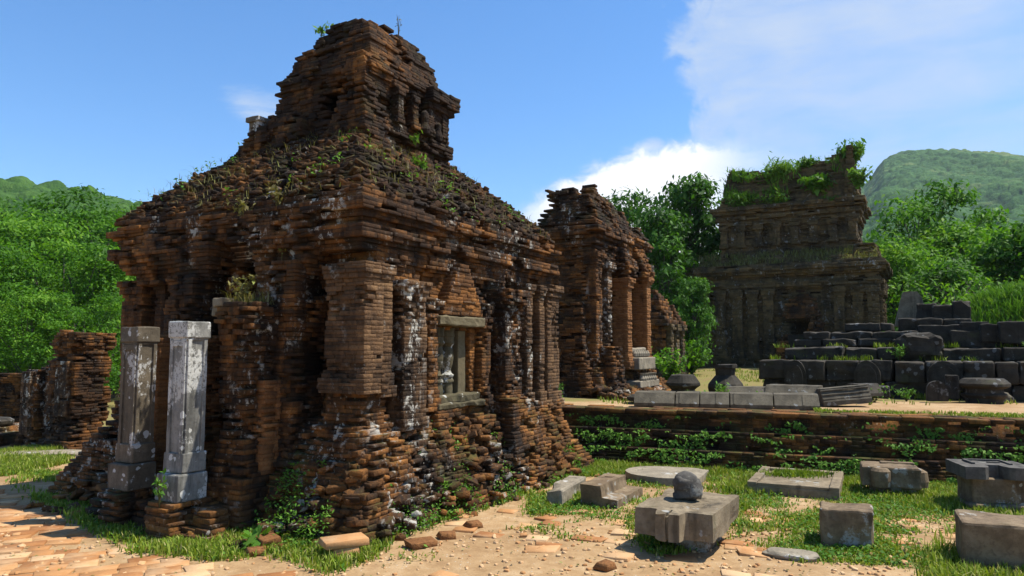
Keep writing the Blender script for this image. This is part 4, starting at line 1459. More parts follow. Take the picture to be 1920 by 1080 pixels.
# ------------------------------------------------------------------ second brick temple, on the terrace
def build_second():
    px, Y = 1112, 13.4
    x0 = (px - 960) / F * Y
    t = thing('brick_temple', 'smaller red brick temple with a tall blind doorway, on the terrace behind the tall ruin', 'temple', (x0, Y, 0.70), ROT)
    W, D = 2.75, 1.15
    g = random.Random(9)
    K = dict(ch=0.044, L=(0.12, 0.26))

    def pil(rect, z0, z1, seed, mat=M['second'], base=0.05, cap=0.07, faces='flr', ero=0.02, zc=0.2):
        B = Bricks(seed, 0.004, 0.006)
        p = bands(0.0, [(z0, z0 + 0.14, base), (z0 + 0.14, z0 + 0.22, base / 2), (z1 - zc, z1 - zc * 0.55, cap * 0.5), (z1 - zc * 0.55, 99, cap)])
        stack(B, rect, z0, z1, p, rough=0.006, ero=ero, drop=0.01, faces=faces, core=0.07, dep=0.11, tint=(0.3, 1.0), tilt=0.012, **K)
        B.build('pilaster', mat, t)
    B = Bricks(101, 0.007, 0.010)
    stack(B, (0, W, 0, D), -0.05, 0.72, lerp_profile([(-0.05, 0.34), (0.2, 0.26), (0.45, 0.2), (0.72, 0.06)]), dep=0.24, rough=0.013, ero=0.14, drop=0.04, faces='flr', tilt=0.04, out=0.12, core=0.16, **K)
    for _ in range(220):
        u, v = g.uniform(-0.5, W + 0.4), -g.uniform(0.2, 0.9)
        B.add(u, v, max(0.02, 0.3 + 0.45 * v) + g.uniform(-.02, .04), 0.11, 0.07, 0.03, g.uniform(0, 3), g.random(), g.gauss(0, .25), g.gauss(0, .25))
    B.build('plinth', M['plinth'], t)
    B = Bricks(102, 0.005, 0.008)
    stack(B, (0, W, 0, D), 0.68, 2.75, bands(0, [(2.5, 2.6, 0.04), (2.6, 2.75, 0.09)]), rough=0.012, ero=0.06, drop=0.02, faces='flr', holes=[('f', 1.42, 1.98, 0.95, 2.25)], core_f=0.4, tilt=0.02, out=0.04, **K)
    for i in range(23):
        for j in range(3):
            B.add(1.44 + 0.2 * j + (0.1 if i % 2 else 0), 0.30, 0.96 + i * 0.06, 0.098, 0.06, 0.0285, 0, g.uniform(0.5, 1.0))
    # broken masses of the shaded side
    stack(B, (-0.30, 0.1, 0.1, 1.1), 0.0, 2.0, lerp_profile([(0, 0.25), (0.9, 0.05), (2, -0.05)]), rough=0.03, ero=0.12, drop=0.05, faces='flb', tilt=0.04, out=0.1, ruin=lambda u, v: 1.7 + 0.5 * nz(u * 2, v * 2, 1), **K)
    stack(B, (0.05, 0.62, -0.34, 0.1), 0.0, 0.95, lerp_profile([(0, 0.1), (0.95, 0.0)]), rough=0.03, ero=0.10, drop=0.05, faces='flr', tilt=0.04, out=0.1, **K)
    B.build('wall', M['second'], t)
    pil((-0.08, 0.22, -0.10, 0.2), 0.6, 2.7, 103, M['wall'])
    pil((0.34, 0.56, -0.16, 0.2), 0.6, 2.55, 104, M['lichen'], ero=0.06)
    pil((2.42, 2.80, -0.10, 0.2), 0.6, 2.75, 107, M['lichen'], cap=0.12, zc=0.5)
    # projecting blind door: posts, threshold, gable
    pil((0.96, 1.20, -0.32, 0.1), 0.52, 2.30, 105, M['orange'], ero=0.01)
    pil((2.10, 2.34, -0.32, 0.1), 0.52, 2.40, 106, M['orange'], ero=0.01)
    st = Stone(71)
    st.box((1.65, -0.22, 0.62), (1.0, 0.50, 0.24), 0, 0.02, 0.07, 0.008, 0.008)
    st.box((1.65, -0.12, 0.84), (0.86, 0.34, 0.18), 0, 0.02, 0.07, 0.012, 0.01)
    for i in range(7):
        st.lathe([(0.045, 0), (0.055, 0.05), (0.03, 0.10), (0.05, 0.15)], 8, Matrix.Translation((1.28 + i * 0.125, -0.48, 0.28)))
        st.lathe([(0.05, 0), (0.055, 0.06), (0.02, 0.12)], 8, Matrix.Translation((1.28 + i * 0.125, -0.33, 0.76)))
    st.box((1.65, -0.26, 0.22), (1.15, 0.52, 0.14), 0, 0.02, 0.07, 0.008, 0.01)
    st.build('threshold', M['pale'], t)
    fd = None
    for i, (u0, u1, d) in enumerate(((1.62, 1.74, 0.02), (1.34, 1.44, 0.0), (1.92, 2.02, 0.0))):
        B = Bricks(1080 + i, 0.004, 0.006)
        stack(B, (u0, u1, d, 0.3), 0.96, 2.2, 0, rough=0.004, ero=0.01, faces='flr', dep=0.06, core=0.04, tint=(0.5, 1.0), **K)
        o = B.build('false_door' if fd is None else 'door_jamb', M['orange'], fd or t)
        fd = fd or o
    B = Bricks(109, 0.007, 0.010)
    stack(B, (0.90, 2.42, -0.32, 0.1), 2.26, 3.0, lerp_profile([(2.26, 0.0), (2.5, 0.07), (2.6, 0.0), (3.0, -0.10)]), rough=0.02, ero=0.12, ef=2, drop=0.04, faces='flr', tilt=0.04, out=0.1,
          holes=[('f', 1.40, 1.98, 2.2, 2.55), ('f', 1.5, 1.86, 2.5, 2.8)], core_f=0.3, **K)
    B.build('gable', M['second'], t)
    B = Bricks(110, 0.006, 0.008)
    stack(B, (0, W, 0, D), 2.72, 3.30, bands(0, [(2.72, 2.80, 0.10), (2.80, 2.90, 0.14), (2.90, 2.98, 0.08), (2.98, 3.06, 0.16), (3.06, 3.20, 0.23), (3.20, 3.4, 0.14)]), rough=0.012, ero=0.09, ef=1.2, drop=0.03, faces='flr',
          dep=0.3, core=0.24, tilt=0.02, ch=0.05, L=(0.16, 0.36), out=0.05)
    B.build('cornice', M['second'], t)
    B = Bricks(111, 0.009, 0.012)

    def top(u, v):
        r = 3.95 - 0.20 * max(0, u - 0.5) + 0.22 * nz(u * 2.3, v * 2.3, 6)
        r = max(r, 4.12 - 1.1 * abs(u - 0.5) - 0.3 * abs(v - 0.5) + 0.34 * nz(u * 3.1, v * 3.1, 2))
        return min(r, 3.5 + 0.55 * max(0.0, u + 0.3) + 0.3)
    stack(B, (0, W, 0, D), 3.26, 4.4, lerp_profile([(3.26, 0.1), (3.5, 0.0), (3.8, -0.08), (4.3, -0.16)]), rough=0.014, ero=0.14, ef=2.0, drop=0.05, faces='flr', dep=0.26, tilt=0.05, out=0.2, ruin=top, tile=0.25, core=0.18, **K)
    B.build('roof', M['roof'], t)


build_second()


# ------------------------------------------------------------------ small far ruin between the temples
def build_small():
    Y = 19.0
    x0 = (1258 - 960) / F * Y
    t = thing('brick_ruin', 'small dark brick ruin with a rounded broken top beyond the second temple', 'ruin', (x0, Y, float(GZ(x0, Y))), ROT)
    B = Bricks(121, 0.009, 0.012)
    stack(B, (-0.5, 1.1, 0, 1.6), -0.05, 0.5, lerp_profile([(0, 0.18), (0.5, 0.05)]), rough=0.03, ero=0.1, drop=0.04, ch=0.075, L=(0.18, 0.36), tilt=0.04)
    B.build('plinth', M['far'], t)
    B = Bricks(122, 0.008, 0.012)
    stack(B, (-0.5, 1.1, 0, 1.6), 0.48, 2.5, bands(lerp_profile([(0.5, 0.0), (1.5, 0.0), (2.0, -0.2), (2.5, -0.5)]), [(1.32, 1.5, 0.1)]), rough=0.03, ero=0.1, ch=0.075, L=(0.18, 0.36), tilt=0.04, out=0.1, ruin=lambda u, v: 2.3 + 0.3 * nz(u * 2, v * 2, 3) - 0.5 * max(0, u))
    B.build('wall', M['second'], t)
    for i, u in enumerate((-0.45, 0.02, 0.55)):
        B = Bricks(123 + i, 0.005, 0.008)
        stack(B, (u, u + 0.24, -0.14, 0.1), 0.4, 1.40, bands(0, [(0.4, 0.55, 0.04), (1.22, 1.4, 0.06)]), rough=0.006, ero=0.02, faces='flr', ch=0.075, core=0.07, dep=0.1)
        B.build('pilaster', M['far'], t)


build_small()


# ------------------------------------------------------------------ saddle-roofed temple
def build_saddle():
    Y = 22.0
    x0 = 0.5073 * Y
    t = thing('brick_temple', 'dark two-storey brick temple with a sagging saddle roof and shrubs growing on top', 'temple', (x0, Y, 0.95), ROT)
    g = random.Random(19)
    V, U = 5.6, 4.0
    K = dict(ch=0.065, L=(0.16, 0.36))
    B = Bricks(141, 0.008, 0.012)
    stack(B, (0, U, 0, V), -0.3, 0.45, lerp_profile([(-0.3, 0.3), (0.2, 0.2), (0.45, 0.06)]), rough=0.03, ero=0.1, drop=0.03, dep=0.25, core=0.18, faces='lfb', tilt=0.03, **K)
    B.build('plinth', M['far'], t)
    B = Bricks(142, 0.006, 0.010)
    stack(B, (0, U, 0, V), 0.42, 2.62, 0.0, rough=0.012, ero=0.05, drop=0.015, faces='lfb', holes=[('l', 1.95, 2.45, 0.4, 1.55)], core_l=0.8, tilt=0.015, **K)
    B.build('wall', M['far'], t)
    # pilasters and the panels between them
    vs = [0.0, 0.42, 0.95, 3.05, 3.55, 4.05, 4.6, 5.18]
    for i, v in enumerate(vs):
        B = Bricks(150 + i, 0.004, 0.007)
        stack(B, (-0.14, 0.1, v, v + 0.32), 0.36, 2.6, bands(0, [(0.36, 0.55, 0.05), (0.55, 0.64, 0.025), (2.3, 2.42, 0.03), (2.42, 2.7, 0.06)]), rough=0.006, ero=0.02, faces='lfb', core=0.07, dep=0.11, **K)
        B.build('pilaster', M['far'], t)
    for i, u in enumerate((0.02, 0.8, 1.6)):
        B = Bricks(160 + i, 0.004, 0.007)
        stack(B, (u, u + 0.32, -0.12, 0.1), 0.36, 2.6, bands(0, [(0.36, 0.6, 0.05), (2.3, 2.7, 0.05)]), rough=0.006, ero=0.02, faces='lfr', core=0.07, dep=0.11, **K)
        B.build('pilaster', M['far'], t)
    for v in (3.38, 3.88, 4.42):
        st = Stone(v)
        st.prism([(-0.07, 0), (0.07, 0), (0.07, 0.7), (0.05, 0.78), (0, 0.84), (-0.05, 0.78), (-0.07, 0.7)], 0, 0.06,
                 Matrix.Translation((0.0, v - 0.02, 0.75)) @ Matrix.Rotation(-math.pi / 2, 4, 'Z') @ Matrix.Rotation(math.pi / 2, 4, 'X'), 0.01, 0.1, 0.004)
        st.build('carved_panel', M['far'], t)
    B = Bricks(143, 0.006, 0.008)
    stack(B, (0, U, 0, V), 2.6, 3.42, bands(0.02, [(2.6, 2.70, 0.06), (2.70, 2.80, 0.14), (2.80, 2.88, 0.06), (2.98, 3.08, 0.10), (3.08, 3.2, 0.20), (3.2, 3.30, 0.28), (3.30, 3.42, 0.2)]), rough=0.010, ero=0.05, drop=0.02,
          faces='lfb', dep=0.35, core=0.3, tilt=0.012, ch=0.065, L=(0.2, 0.45))
    B.build('cornice', M['far'], t)
    B = Bricks(144, 0.010, 0.014)
    stack(B, (0, U, 0, V), 3.40, 3.78, lerp_profile([(3.4, 0.1), (3.55, -0.1), (3.78, -0.5)]), rough=0.04, ero=0.1, drop=0.05, faces='lfb', dep=0.36, core=0.25, tilt=0.05, out=0.15, **K)
    stack(B, (0.2, U, -0.05, 0.75), 3.4, 3.98, lerp_profile([(3.4, 0.05), (3.98, -0.12)]), rough=0.03, ero=0.12, drop=0.05, faces='lfb', dep=0.3, core=0.2, tilt=0.04, out=0.15, **K)
    B.build('ledge', M['farroof'], t)
    # upper storey
    a, b0, b1 = 0.62, 0.58, 4.85
    B = Bricks(145, 0.006, 0.010)
    stack(B, (a, U - 0.5, b0, b1), 3.6, 5.36, bands(lerp_profile([(3.6, 0.1), (4.1, 0.0), (5.4, 0.0)]), [(4.16, 4.24, 0.05)]), rough=0.012, ero=0.05, drop=0.02, faces='lfb', tilt=0.015, **K)
    B.build('upper_wall', M['far'], t)
    n = 8
    for i in range(n):
        v = b0 + (b1 - b0 - 0.24) * i / (n - 1)
        B = Bricks(170 + i, 0.004, 0.007)
        stack(B, (a - 0.10, a + 0.1, v, v + 0.24), 4.1, 4.86, bands(0, [(4.1, 4.22, 0.04), (4.70, 4.9, 0.05)]), rough=0.006, ero=0.02, faces='lfb', core=0.06, dep=0.09, **K)
        B.build('pilaster', M['far'], t)
    B = Bricks(146, 0.006, 0.008)
    stack(B, (a, U - 0.5, b0, b1), 4.86, 5.50, bands(0.02, [(4.86, 4.95, 0.08), (4.95, 5.05, 0.02), (5.05, 5.14, 0.13), (5.14, 5.22, 0.05), (5.22, 5.32, 0.20), (5.32, 5.5, 0.28)]), rough=0.010, ero=0.04, drop=0.02, faces='lfb', dep=0.34, core=0.28, tilt=0.012, ch=0.065, L=(0.2, 0.45))
    B.build('upper_cornice', M['far'], t)
    B = Bricks(147, 0.008, 0.012)

    def ridge(u, v):
        q = (v - b0) / (b1 - b0)
        z = 6.70 + 0.55 * (2 * q - 1) ** 2 * (1.05 if q < 0.5 else 0.55) + 0.05 * nz(u * 3, v * 3, 2)
        z = z - 1.0 * max(0, q - 0.93) * 4
        return z - max(0.0, u - 1.5) * 0.8
    stack(B, (a, U - 0.5, b0 + 0.02, b1 - 0.04), 5.46, 7.5, lerp_profile([(5.46, 0.16), (5.6, 0.05), (5.9, -0.02), (6.3, -0.10), (6.7, -0.2), (7.0, -0.32), (7.4, -0.5)]), rough=0.015, ero=0.06, ef=1.0, drop=0.03, faces='lfb', tilt=0.02, out=0.05, ruin=ridge, ch=0.07, L=(0.2, 0.4), tile=0.3)
    # gable edge standing proud of the vault
    stack(B, (a - 0.04, U - 0.6, b0 - 0.04, b0 + 0.30), 5.46, 7.4, lerp_profile([(5.46, 0.14), (5.7, 0.03), (7.1, -0.08)]), rough=0.02, ero=0.05, faces='lfb', tilt=0.02, out=0.1, ruin=lambda u, v: 7.22 - max(0, u - 0.95) * 0.5 + 0.08 * nz(u * 4, v * 4, 4), ch=0.07, L=(0.15, 0.34), tile=0.15)
    B.build('saddle_roof', M['farroof'], t)
    # ruined doorway with its heap of bricks
    B = Bricks(148, 0.009, 0.012)
    stack(B, (-0.75, 0.1, 1.55, 1.95), 0.0, 2.3, lerp_profile([(0, 0.15), (1, 0.0), (2.3, -0.02)]), rough=0.03, ero=0.1, faces='lfb', tilt=0.04, out=0.15, ruin=lambda u, v: 1.9 + 0.9 * u + 0.2 * nz(u * 4, v * 4, 1), **K)
    stack(B, (-0.75, 0.1, 2.45, 2.85), 0.0, 1.6, lerp_profile([(0, 0.1), (1, 0.0)]), rough=0.03, ero=0.1, faces='lfb', tilt=0.04, out=0.15, ruin=lambda u, v: 1.15 + 0.5 * u + 0.2 * nz(u * 4, v * 4, 1), **K)
    stack(B, (-0.35, 0.1, 1.7, 2.7), 1.62, 2.6, lerp_profile([(1.6, 0.05), (2.6, -0.1)]), rough=0.03, ero=0.1, faces='lfb', tilt=0.04, out=0.1, ruin=lambda u, v: 2.5 - 0.9 * abs(v - 2.2), **K)
    dw = B.build('doorway', M['second'], t)
    st = Stone(9)
    st.box((-0.42, 2.2, 0.98), (0.26, 0.72, 0.14), 0, 0.015, 0.08, 0.006)
    st.box((-0.42, 1.98, 0.62), (0.2, 0.14, 0.62), 0, 0.015, 0.08, 0.006)
    st.build('door_frame', M['dark'], dw)


build_saddle()


# ------------------------------------------------------------------ low ruins on the far side of the path
def build_west():
    Y = 12.2
    x0 = (52 - 960) / F * Y
    t = thing('ruined_wall', 'ruined brick gateway stub with lichen-white pilaster beside the path', 'ruin', (x0, Y, 0), ROT - math.pi / 2)
    B = Bricks(181, 0.008, 0.011)
    # local x runs along the lit side here
    stack(B, (0.0, 0.34, 0.0, 0.6), -0.05, 1.45, lerp_profile([(0, 0.12), (0.3, 0.0)]), rough=0.02, ero=0.06, tilt=0.03, out=0.06, ruin=lambda u, v: 1.28 + 0.08 * nz(u * 5, v * 5, 1))
    stack(B, (0.34, 0.70, 0.14, 0.6), -0.05, 1.5, 0.0, rough=0.015, ero=0.05, tilt=0.02, ruin=lambda u, v: 1.42 + 0.05 * nz(u * 5, v * 5, 1))
    stack(B, (0.70, 1.45, 0.0, 0.6), -0.05, 1.95, lerp_profile([(0, 0.14), (0.35, 0.0), (1.5, 0.0), (1.7, 0.05)]), rough=0.018, ero=0.06, tilt=0.03, out=0.06, ruin=lambda u, v: min(1.86, 1.45 + 1.1 * (u - 0.62)) + 0.06 * nz(u * 5, v * 5, 1))
    B.build('wall', M['wall'], t)
    B = Bricks(182, 0.003, 0.005)
    stack(B, (1.02, 1.36, -0.06, 0.1), 0.55, 1.42, 0.0, rough=0.004, ero=0.01, faces='flr', tilt=0.01, core=0.06, dep=0.1)
    B.build('pilaster', M['lichen'], t)
    B = Bricks(183, 0.003, 0.005)
    stack(B, (0.03, 0.28, -0.06, 0.1), 0.2, 1.25, 0.0, rough=0.004, ero=0.01, faces='flr', tilt=0.01, core=0.06, dep=0.1)
    B.build('pilaster', M['lichen'], t)
    x1, Y1 = (-140 - 960) / F * 14.5, 14.5
    w = thing('brick_wall', 'low straight brick wall overgrown with weeds behind the gateway stub', 'wall', (x1, Y1, 0), 0.0)
    B = Bricks(184, 0.007, 0.010)
    stack(B, (0, 2.6, 0, 0.5), -0.05, 1.2, 0.0, rough=0.018, ero=0.06, drop=0.03, tilt=0.03, faces='fr', out=0.06, ruin=lambda u, v: 1.12 + 0.06 * nz(u * 5, v * 5, 1))
    tag(B.build('coursing', M['second'], w))
    Y2 = 12.6
    x2 = (-60 - 960) / F * Y2
    w = thing('brick_footing', 'low square brick footing carrying a round dark stone by the path', 'ruin', (x2, Y2, 0), 0.0)
    B = Bricks(185, 0.007, 0.010)
    stack(B, (0, 0.85, -0.2, 0.5), -0.05, 0.30, 0.0, rough=0.018, ero=0.05, tilt=0.03, out=0.06)
    stack(B, (0.4, 1.0, -0.5, 0.1), -0.05, 0.2, 0.0, rough=0.018, ero=0.05, tilt=0.03, out=0.06)
    B.core(0.05, 0.8, -0.15, 0.45, 0, 0.28, 0.6)
    B.build('coursing', M['plinth'], w)
    st = Stone(91)
    st.lathe([(0.30, 0), (0.34, 0.04), (0.35, 0.09), (0.28, 0.13), (0.1, 0.15)], 24, None, 0.006)
    o = st.build('round_stone', M['dark'])
    o.location = (x2 + 0.48, Y2 + 0.02, 0.29)
    tag(o, 'round dark stone lying on the low brick footing by the path', 'stone')


build_west()


# ------------------------------------------------------------------ brick terrace
def build_terrace():
    t = thing('brick_terrace', 'long low stepped brick terrace wall overgrown with creepers behind the scattered stones', 'terrace wall', (T0[0], T0[1], 0), TROT)
    B = Bricks(201, 0.006, 0.009)
    L0 = 8.2
    stack(B, (0, L0, -0.05, 0.5), -0.05, 0.27, lerp_profile([(-0.05, 0.34), (0.1, 0.30), (0.22, 0.28), (0.27, 0.28)]), rough=0.014, ero=0.05, drop=0.02, faces='f', dep=0.24, tilt=0.02, core=0.12, out=0.05)
    stack(B, (0, L0, -0.05, 0.5), 0.27, 0.50, 0.14, rough=0.012, ero=0.05, drop=0.02, faces='f', dep=0.24, tilt=0.02, core=0.12, out=0.05)
    B.build('lower_steps', M['terrace'], t)
    B = Bricks(202, 0.006, 0.009)
    stack(B, (0, L0, -0.05, 0.5), 0.50, 0.72, bands(0.0, [(0.66, 0.75, 0.02)]), rough=0.012, ero=0.05, drop=0.02, faces='f', dep=0.26, tilt=0.02, core=0.12, out=0.05)
    B.build('upper_step', M['terrace'], t)
    B = Bricks(203, 0.005, 0.010)
    g = random.Random(31)
    y = -0.10
    while y < 0.40:
        w = g.uniform(0.14, 0.2)
        x = -0.1 - g.random() * 0.2
        while x < L0:
            l = g.uniform(0.22, 0.40)
            if not (y > 0.3 and g.random() < 0.35):
                B.add(x + l / 2, y + w / 2, 0.735 + g.uniform(-0.008, 0.008), l / 2 - 0.004, w / 2 - 0.004, 0.025, g.gauss(0, 0.015), g.random(), g.gauss(0, .012), g.gauss(0, .012))
            x += l
        y += w
    B.core(0, L0, 0.0, 0.6, 0.3, 0.725, 0.5)
    tb = B.build('coping', M['coping'], t)


build_terrace()

# ------------------------------------------------------------------ black stone platform behind the terrace
PX0 = (1425 - 960) / F * 14.2
PD = Vector((0.8704, -0.4924, 0))
PN = Vector((0.4924, 0.8704, 0))


def build_platform():
    t = thing('stone_platform', 'long stepped platform of black stone blocks with carved arches in its front', 'platform', (PX0, 14.2, 0), -THETA)
    g = random.Random(55)

    def course(name, x0, x1, y, z0, z1, depth, seed, lens=(0.45, 0.95), skip=0.0, chip=0.035):
        st = Stone(seed)
        x = x0
        while x < x1 - 0.1:
            l = min(g.uniform(*lens), x1 - x)
            if g.random() >= skip:
                st.box((x + l / 2, y + depth / 2 + g.uniform(-0.06, 0.05), (z0 + z1) / 2 + g.uniform(-0.016, 0.012)), (l - 0.012, depth, z1 - z0 - 0.008), g.gauss(0, 0.025), 0.03, 0.09, 0.016, chip, g.gauss(0, 0.018), g.gauss(0, 0.018))
            x += l
        return st.build(name, M['dark'], t)
    course('base_course', 0.0, 6.4, 0.10, 0.66, 1.02, 0.6, 301)
    course('base_course', -0.05, 6.4, 0.0, 1.02, 1.40, 0.8, 302, (0.3, 0.7))
    course('step', 0.35, 6.4, 0.55, 1.40, 1.64, 0.7, 303, (0.5, 1.2))
    course('step', 0.45, 2.75, 1.0, 1.64, 1.80, 0.6, 304, (0.3, 0.8))
    course('step', 0.62, 2.7, 1.10, 1.80, 1.96, 0.7, 305, (0.4, 0.9))
    course('step', 3.2, 6.4, 1.05, 1.64, 1.98, 0.7, 306, (0.45, 0.9))
    course('step', 1.35, 2.25, 1.6, 1.96, 2.13, 0.6, 307, (0.6, 0.9))
    course('step', 2.35, 3.6, 1.45, 1.94, 2.2, 0.8, 308, (0.5, 0.8))
    st = Stone(309)                 # rubble core under the steps
    st.box((3.3, 1.6, 1.0), (6.2, 1.6, 0.72), 0, 0, 0.2, 0)
    st.box((3.3, 2.3, 1.6), (6.0, 1.8, 0.6), 0, 0, 0.2, 0)
    st.build('core', M['dark'], t)
    for x, w in ((0.62, 0.40), (1.85, 0.44), (3.05, 0.52), (5.2, 0.5)):
        st = Stone(x * 10)
        arch = [(-w / 2, -0.1)] + [(-w / 2 * math.cos(a), 0.10 + 0.30 * math.sin(a)) for a in np.linspace(0, math.pi, 11)] + [(w / 2, -0.1)]
        Mx = Matrix.Translation((x, 0.05, 1.0)) @ Matrix.Rotation(math.pi / 2, 4, 'X')
        st.prism(arch[::-1], 0, 0.14, Mx, 0.03, 0.08, 0.01)
        inner = [(p[0] * 0.72, p[1] * 0.78) for p in arch]
        st.prism(inner[::-1], 0.12, 0.19, Mx, 0.02, 0.08, 0.008)
        st.build('carved_arch', M['dark'], t)
    return t


build_platform()


def PL(x, y, z):
    p = Vector((PX0, 14.2, 0)) + PD * x + PN * y
    return Vector((p.x, p.y, z))


def stone_thing(st, name, mat, loc, rz, label, cat, group=None, smooth=False):
    o = st.build(name, mat, None, smooth)
    o.location = loc
    o.rotation_euler = (0, 0, rz)
    return tag(o, label, cat, group)


def build_platform_blocks():
    def blk(px, py, Y, size, rz, label, seed, chip=0.03, name='stone_block', mat='dark', taper=1.0):
        p = AT(px, py, Y)
        st = Stone(seed)
        st.box((0, 0, size[2] / 2), size, 0, 0.025, 0.09, 0.014, chip, taper=taper)
        return stone_thing(st, name, M[mat], p, rz, label, 'stone')
    blk(1738, 613, 14.6, (0.42, 0.4, 0.46), -0.5, 'black block with a slanting grey side at the end of the upper pile', 401, taper=0.8)
    blk(1775, 614, 14.4, (0.5, 0.4, 0.44), -0.45, 'square black block in the middle of the upper pile', 402)
    blk(1805, 612, 14.2, (0.3, 0.4, 0.5), -0.55, 'worn black block with rounded top beside the grassy mound', 403, 0.06)
    blk(1765, 645, 13.9, (0.75, 0.4, 0.36), -0.5, 'long black block carrying the upper pile of stones', 404)
    blk(1828, 640, 13.6, (0.46, 0.36, 0.36), -0.5, 'black block standing below the grass of the mound', 405)
    blk(1862, 642, 13.3, (0.44, 0.36, 0.34), -0.4, 'black block with a bluish patch under the mound', 406)
    blk(1905, 645, 13.0, (0.5, 0.36, 0.40), -0.5, 'black block at the edge of the picture under the mound', 407)
    # leaning stele behind
    p = AT(1706, 612, 15.8)
    st = Stone(411)
    st.prism([(-0.30, 0), (0.30, 0), (0.26, 0.62), (0.16, 0.76), (-0.10, 0.76), (-0.14, 0.66)], -0.09, 0.09, Matrix.Rotation(math.pi / 2, 4, 'X'), 0.02, 0.08, 0.008, 0.01)
    stone_thing(st, 'stele', M['grey'], p, -0.4, 'pale grey stone stele standing behind the black stones', 'stele')
    # fallen boulder on the lower step
    p = PL(2.72, 0.62, 1.56)
    st = Stone(412)
    st.rock((0, 0, 0.1), (0.72, 0.5, 0.52), 0.2, 3, 0.3, 1.6, 0)
    stone_thing(st, 'boulder', M['dark'], p, -0.6, 'rough dark boulder lying on the lower step of the platform', 'boulder')
    p = AT(1895, 628, 14.5)
    st = Stone(413)
    st.rock((0, 0, 0.12), (0.4, 0.3, 0.34), 0.3, 3, 0.3)
    stone_thing(st, 'boulder', M['dark'], p, 0.2, 'small brown rock lying on the grass slope of the mound', 'boulder')
    p = AT(1912, 580, 16.0)
    st = Stone(414)
    st.rock((0, 0, 0.15), (0.75, 0.5, 0.5), 0.3, 3, 0.25)
    stone_thing(st, 'boulder', M['dark'], p, 0.2, 'dark boulder on the top of the grassy mound', 'boulder')
    p = G(1870, 757, 0.70)
    st = Stone(415)
    st.rock((0, 0, 0.06), (0.48, 0.3, 0.26), 0.0, 3, 0.2)
    stone_thing(st, 'boulder', M['darkgrey'], p, -0.3, 'rounded grey stone at the foot of the disc-shaped pedestal', 'boulder')


build_platform_blocks()

# grassy mound
def mound_z(x, y):
    c = AT(1935, 600, 15.6)
    dx, dy = x - c.x, y - c.y
    return 0.9 + 1.95 * np.clip(1 - (dx / 2.1) ** 2 - (dy / 2.4) ** 2, 0, 1) ** 0.6


def build_mound():
    c = AT(1935, 600, 15.6)
    n = 40
    u = np.linspace(-1, 1, n)
    A, B_ = np.meshgrid(u, u)
    X, Y = c.x + A * 2.2, c.y + B_ * 2.5
    Z = mound_z(X, Y) + 0.05 * np.sin(X * 5) * np.sin(Y * 4)
    i, j = np.meshgrid(np.arange(n - 1), np.arange(n - 1))
    k = (j * n + i).ravel()
    me = mesh_np('mound', np.stack([X, Y, Z], -1).reshape(-1, 3), np.stack([k, k + 1, k + n + 1, k + n], -1).ravel(), np.arange(len(k)) * 4, smooth=True)
    a = me.attributes.new('green', 'FLOAT', 'POINT')
    a.data.foreach_set('value', np.ones(n * n, np.float32))
    tag(link('mound', me, M['ground']), kind='structure')


build_mound()


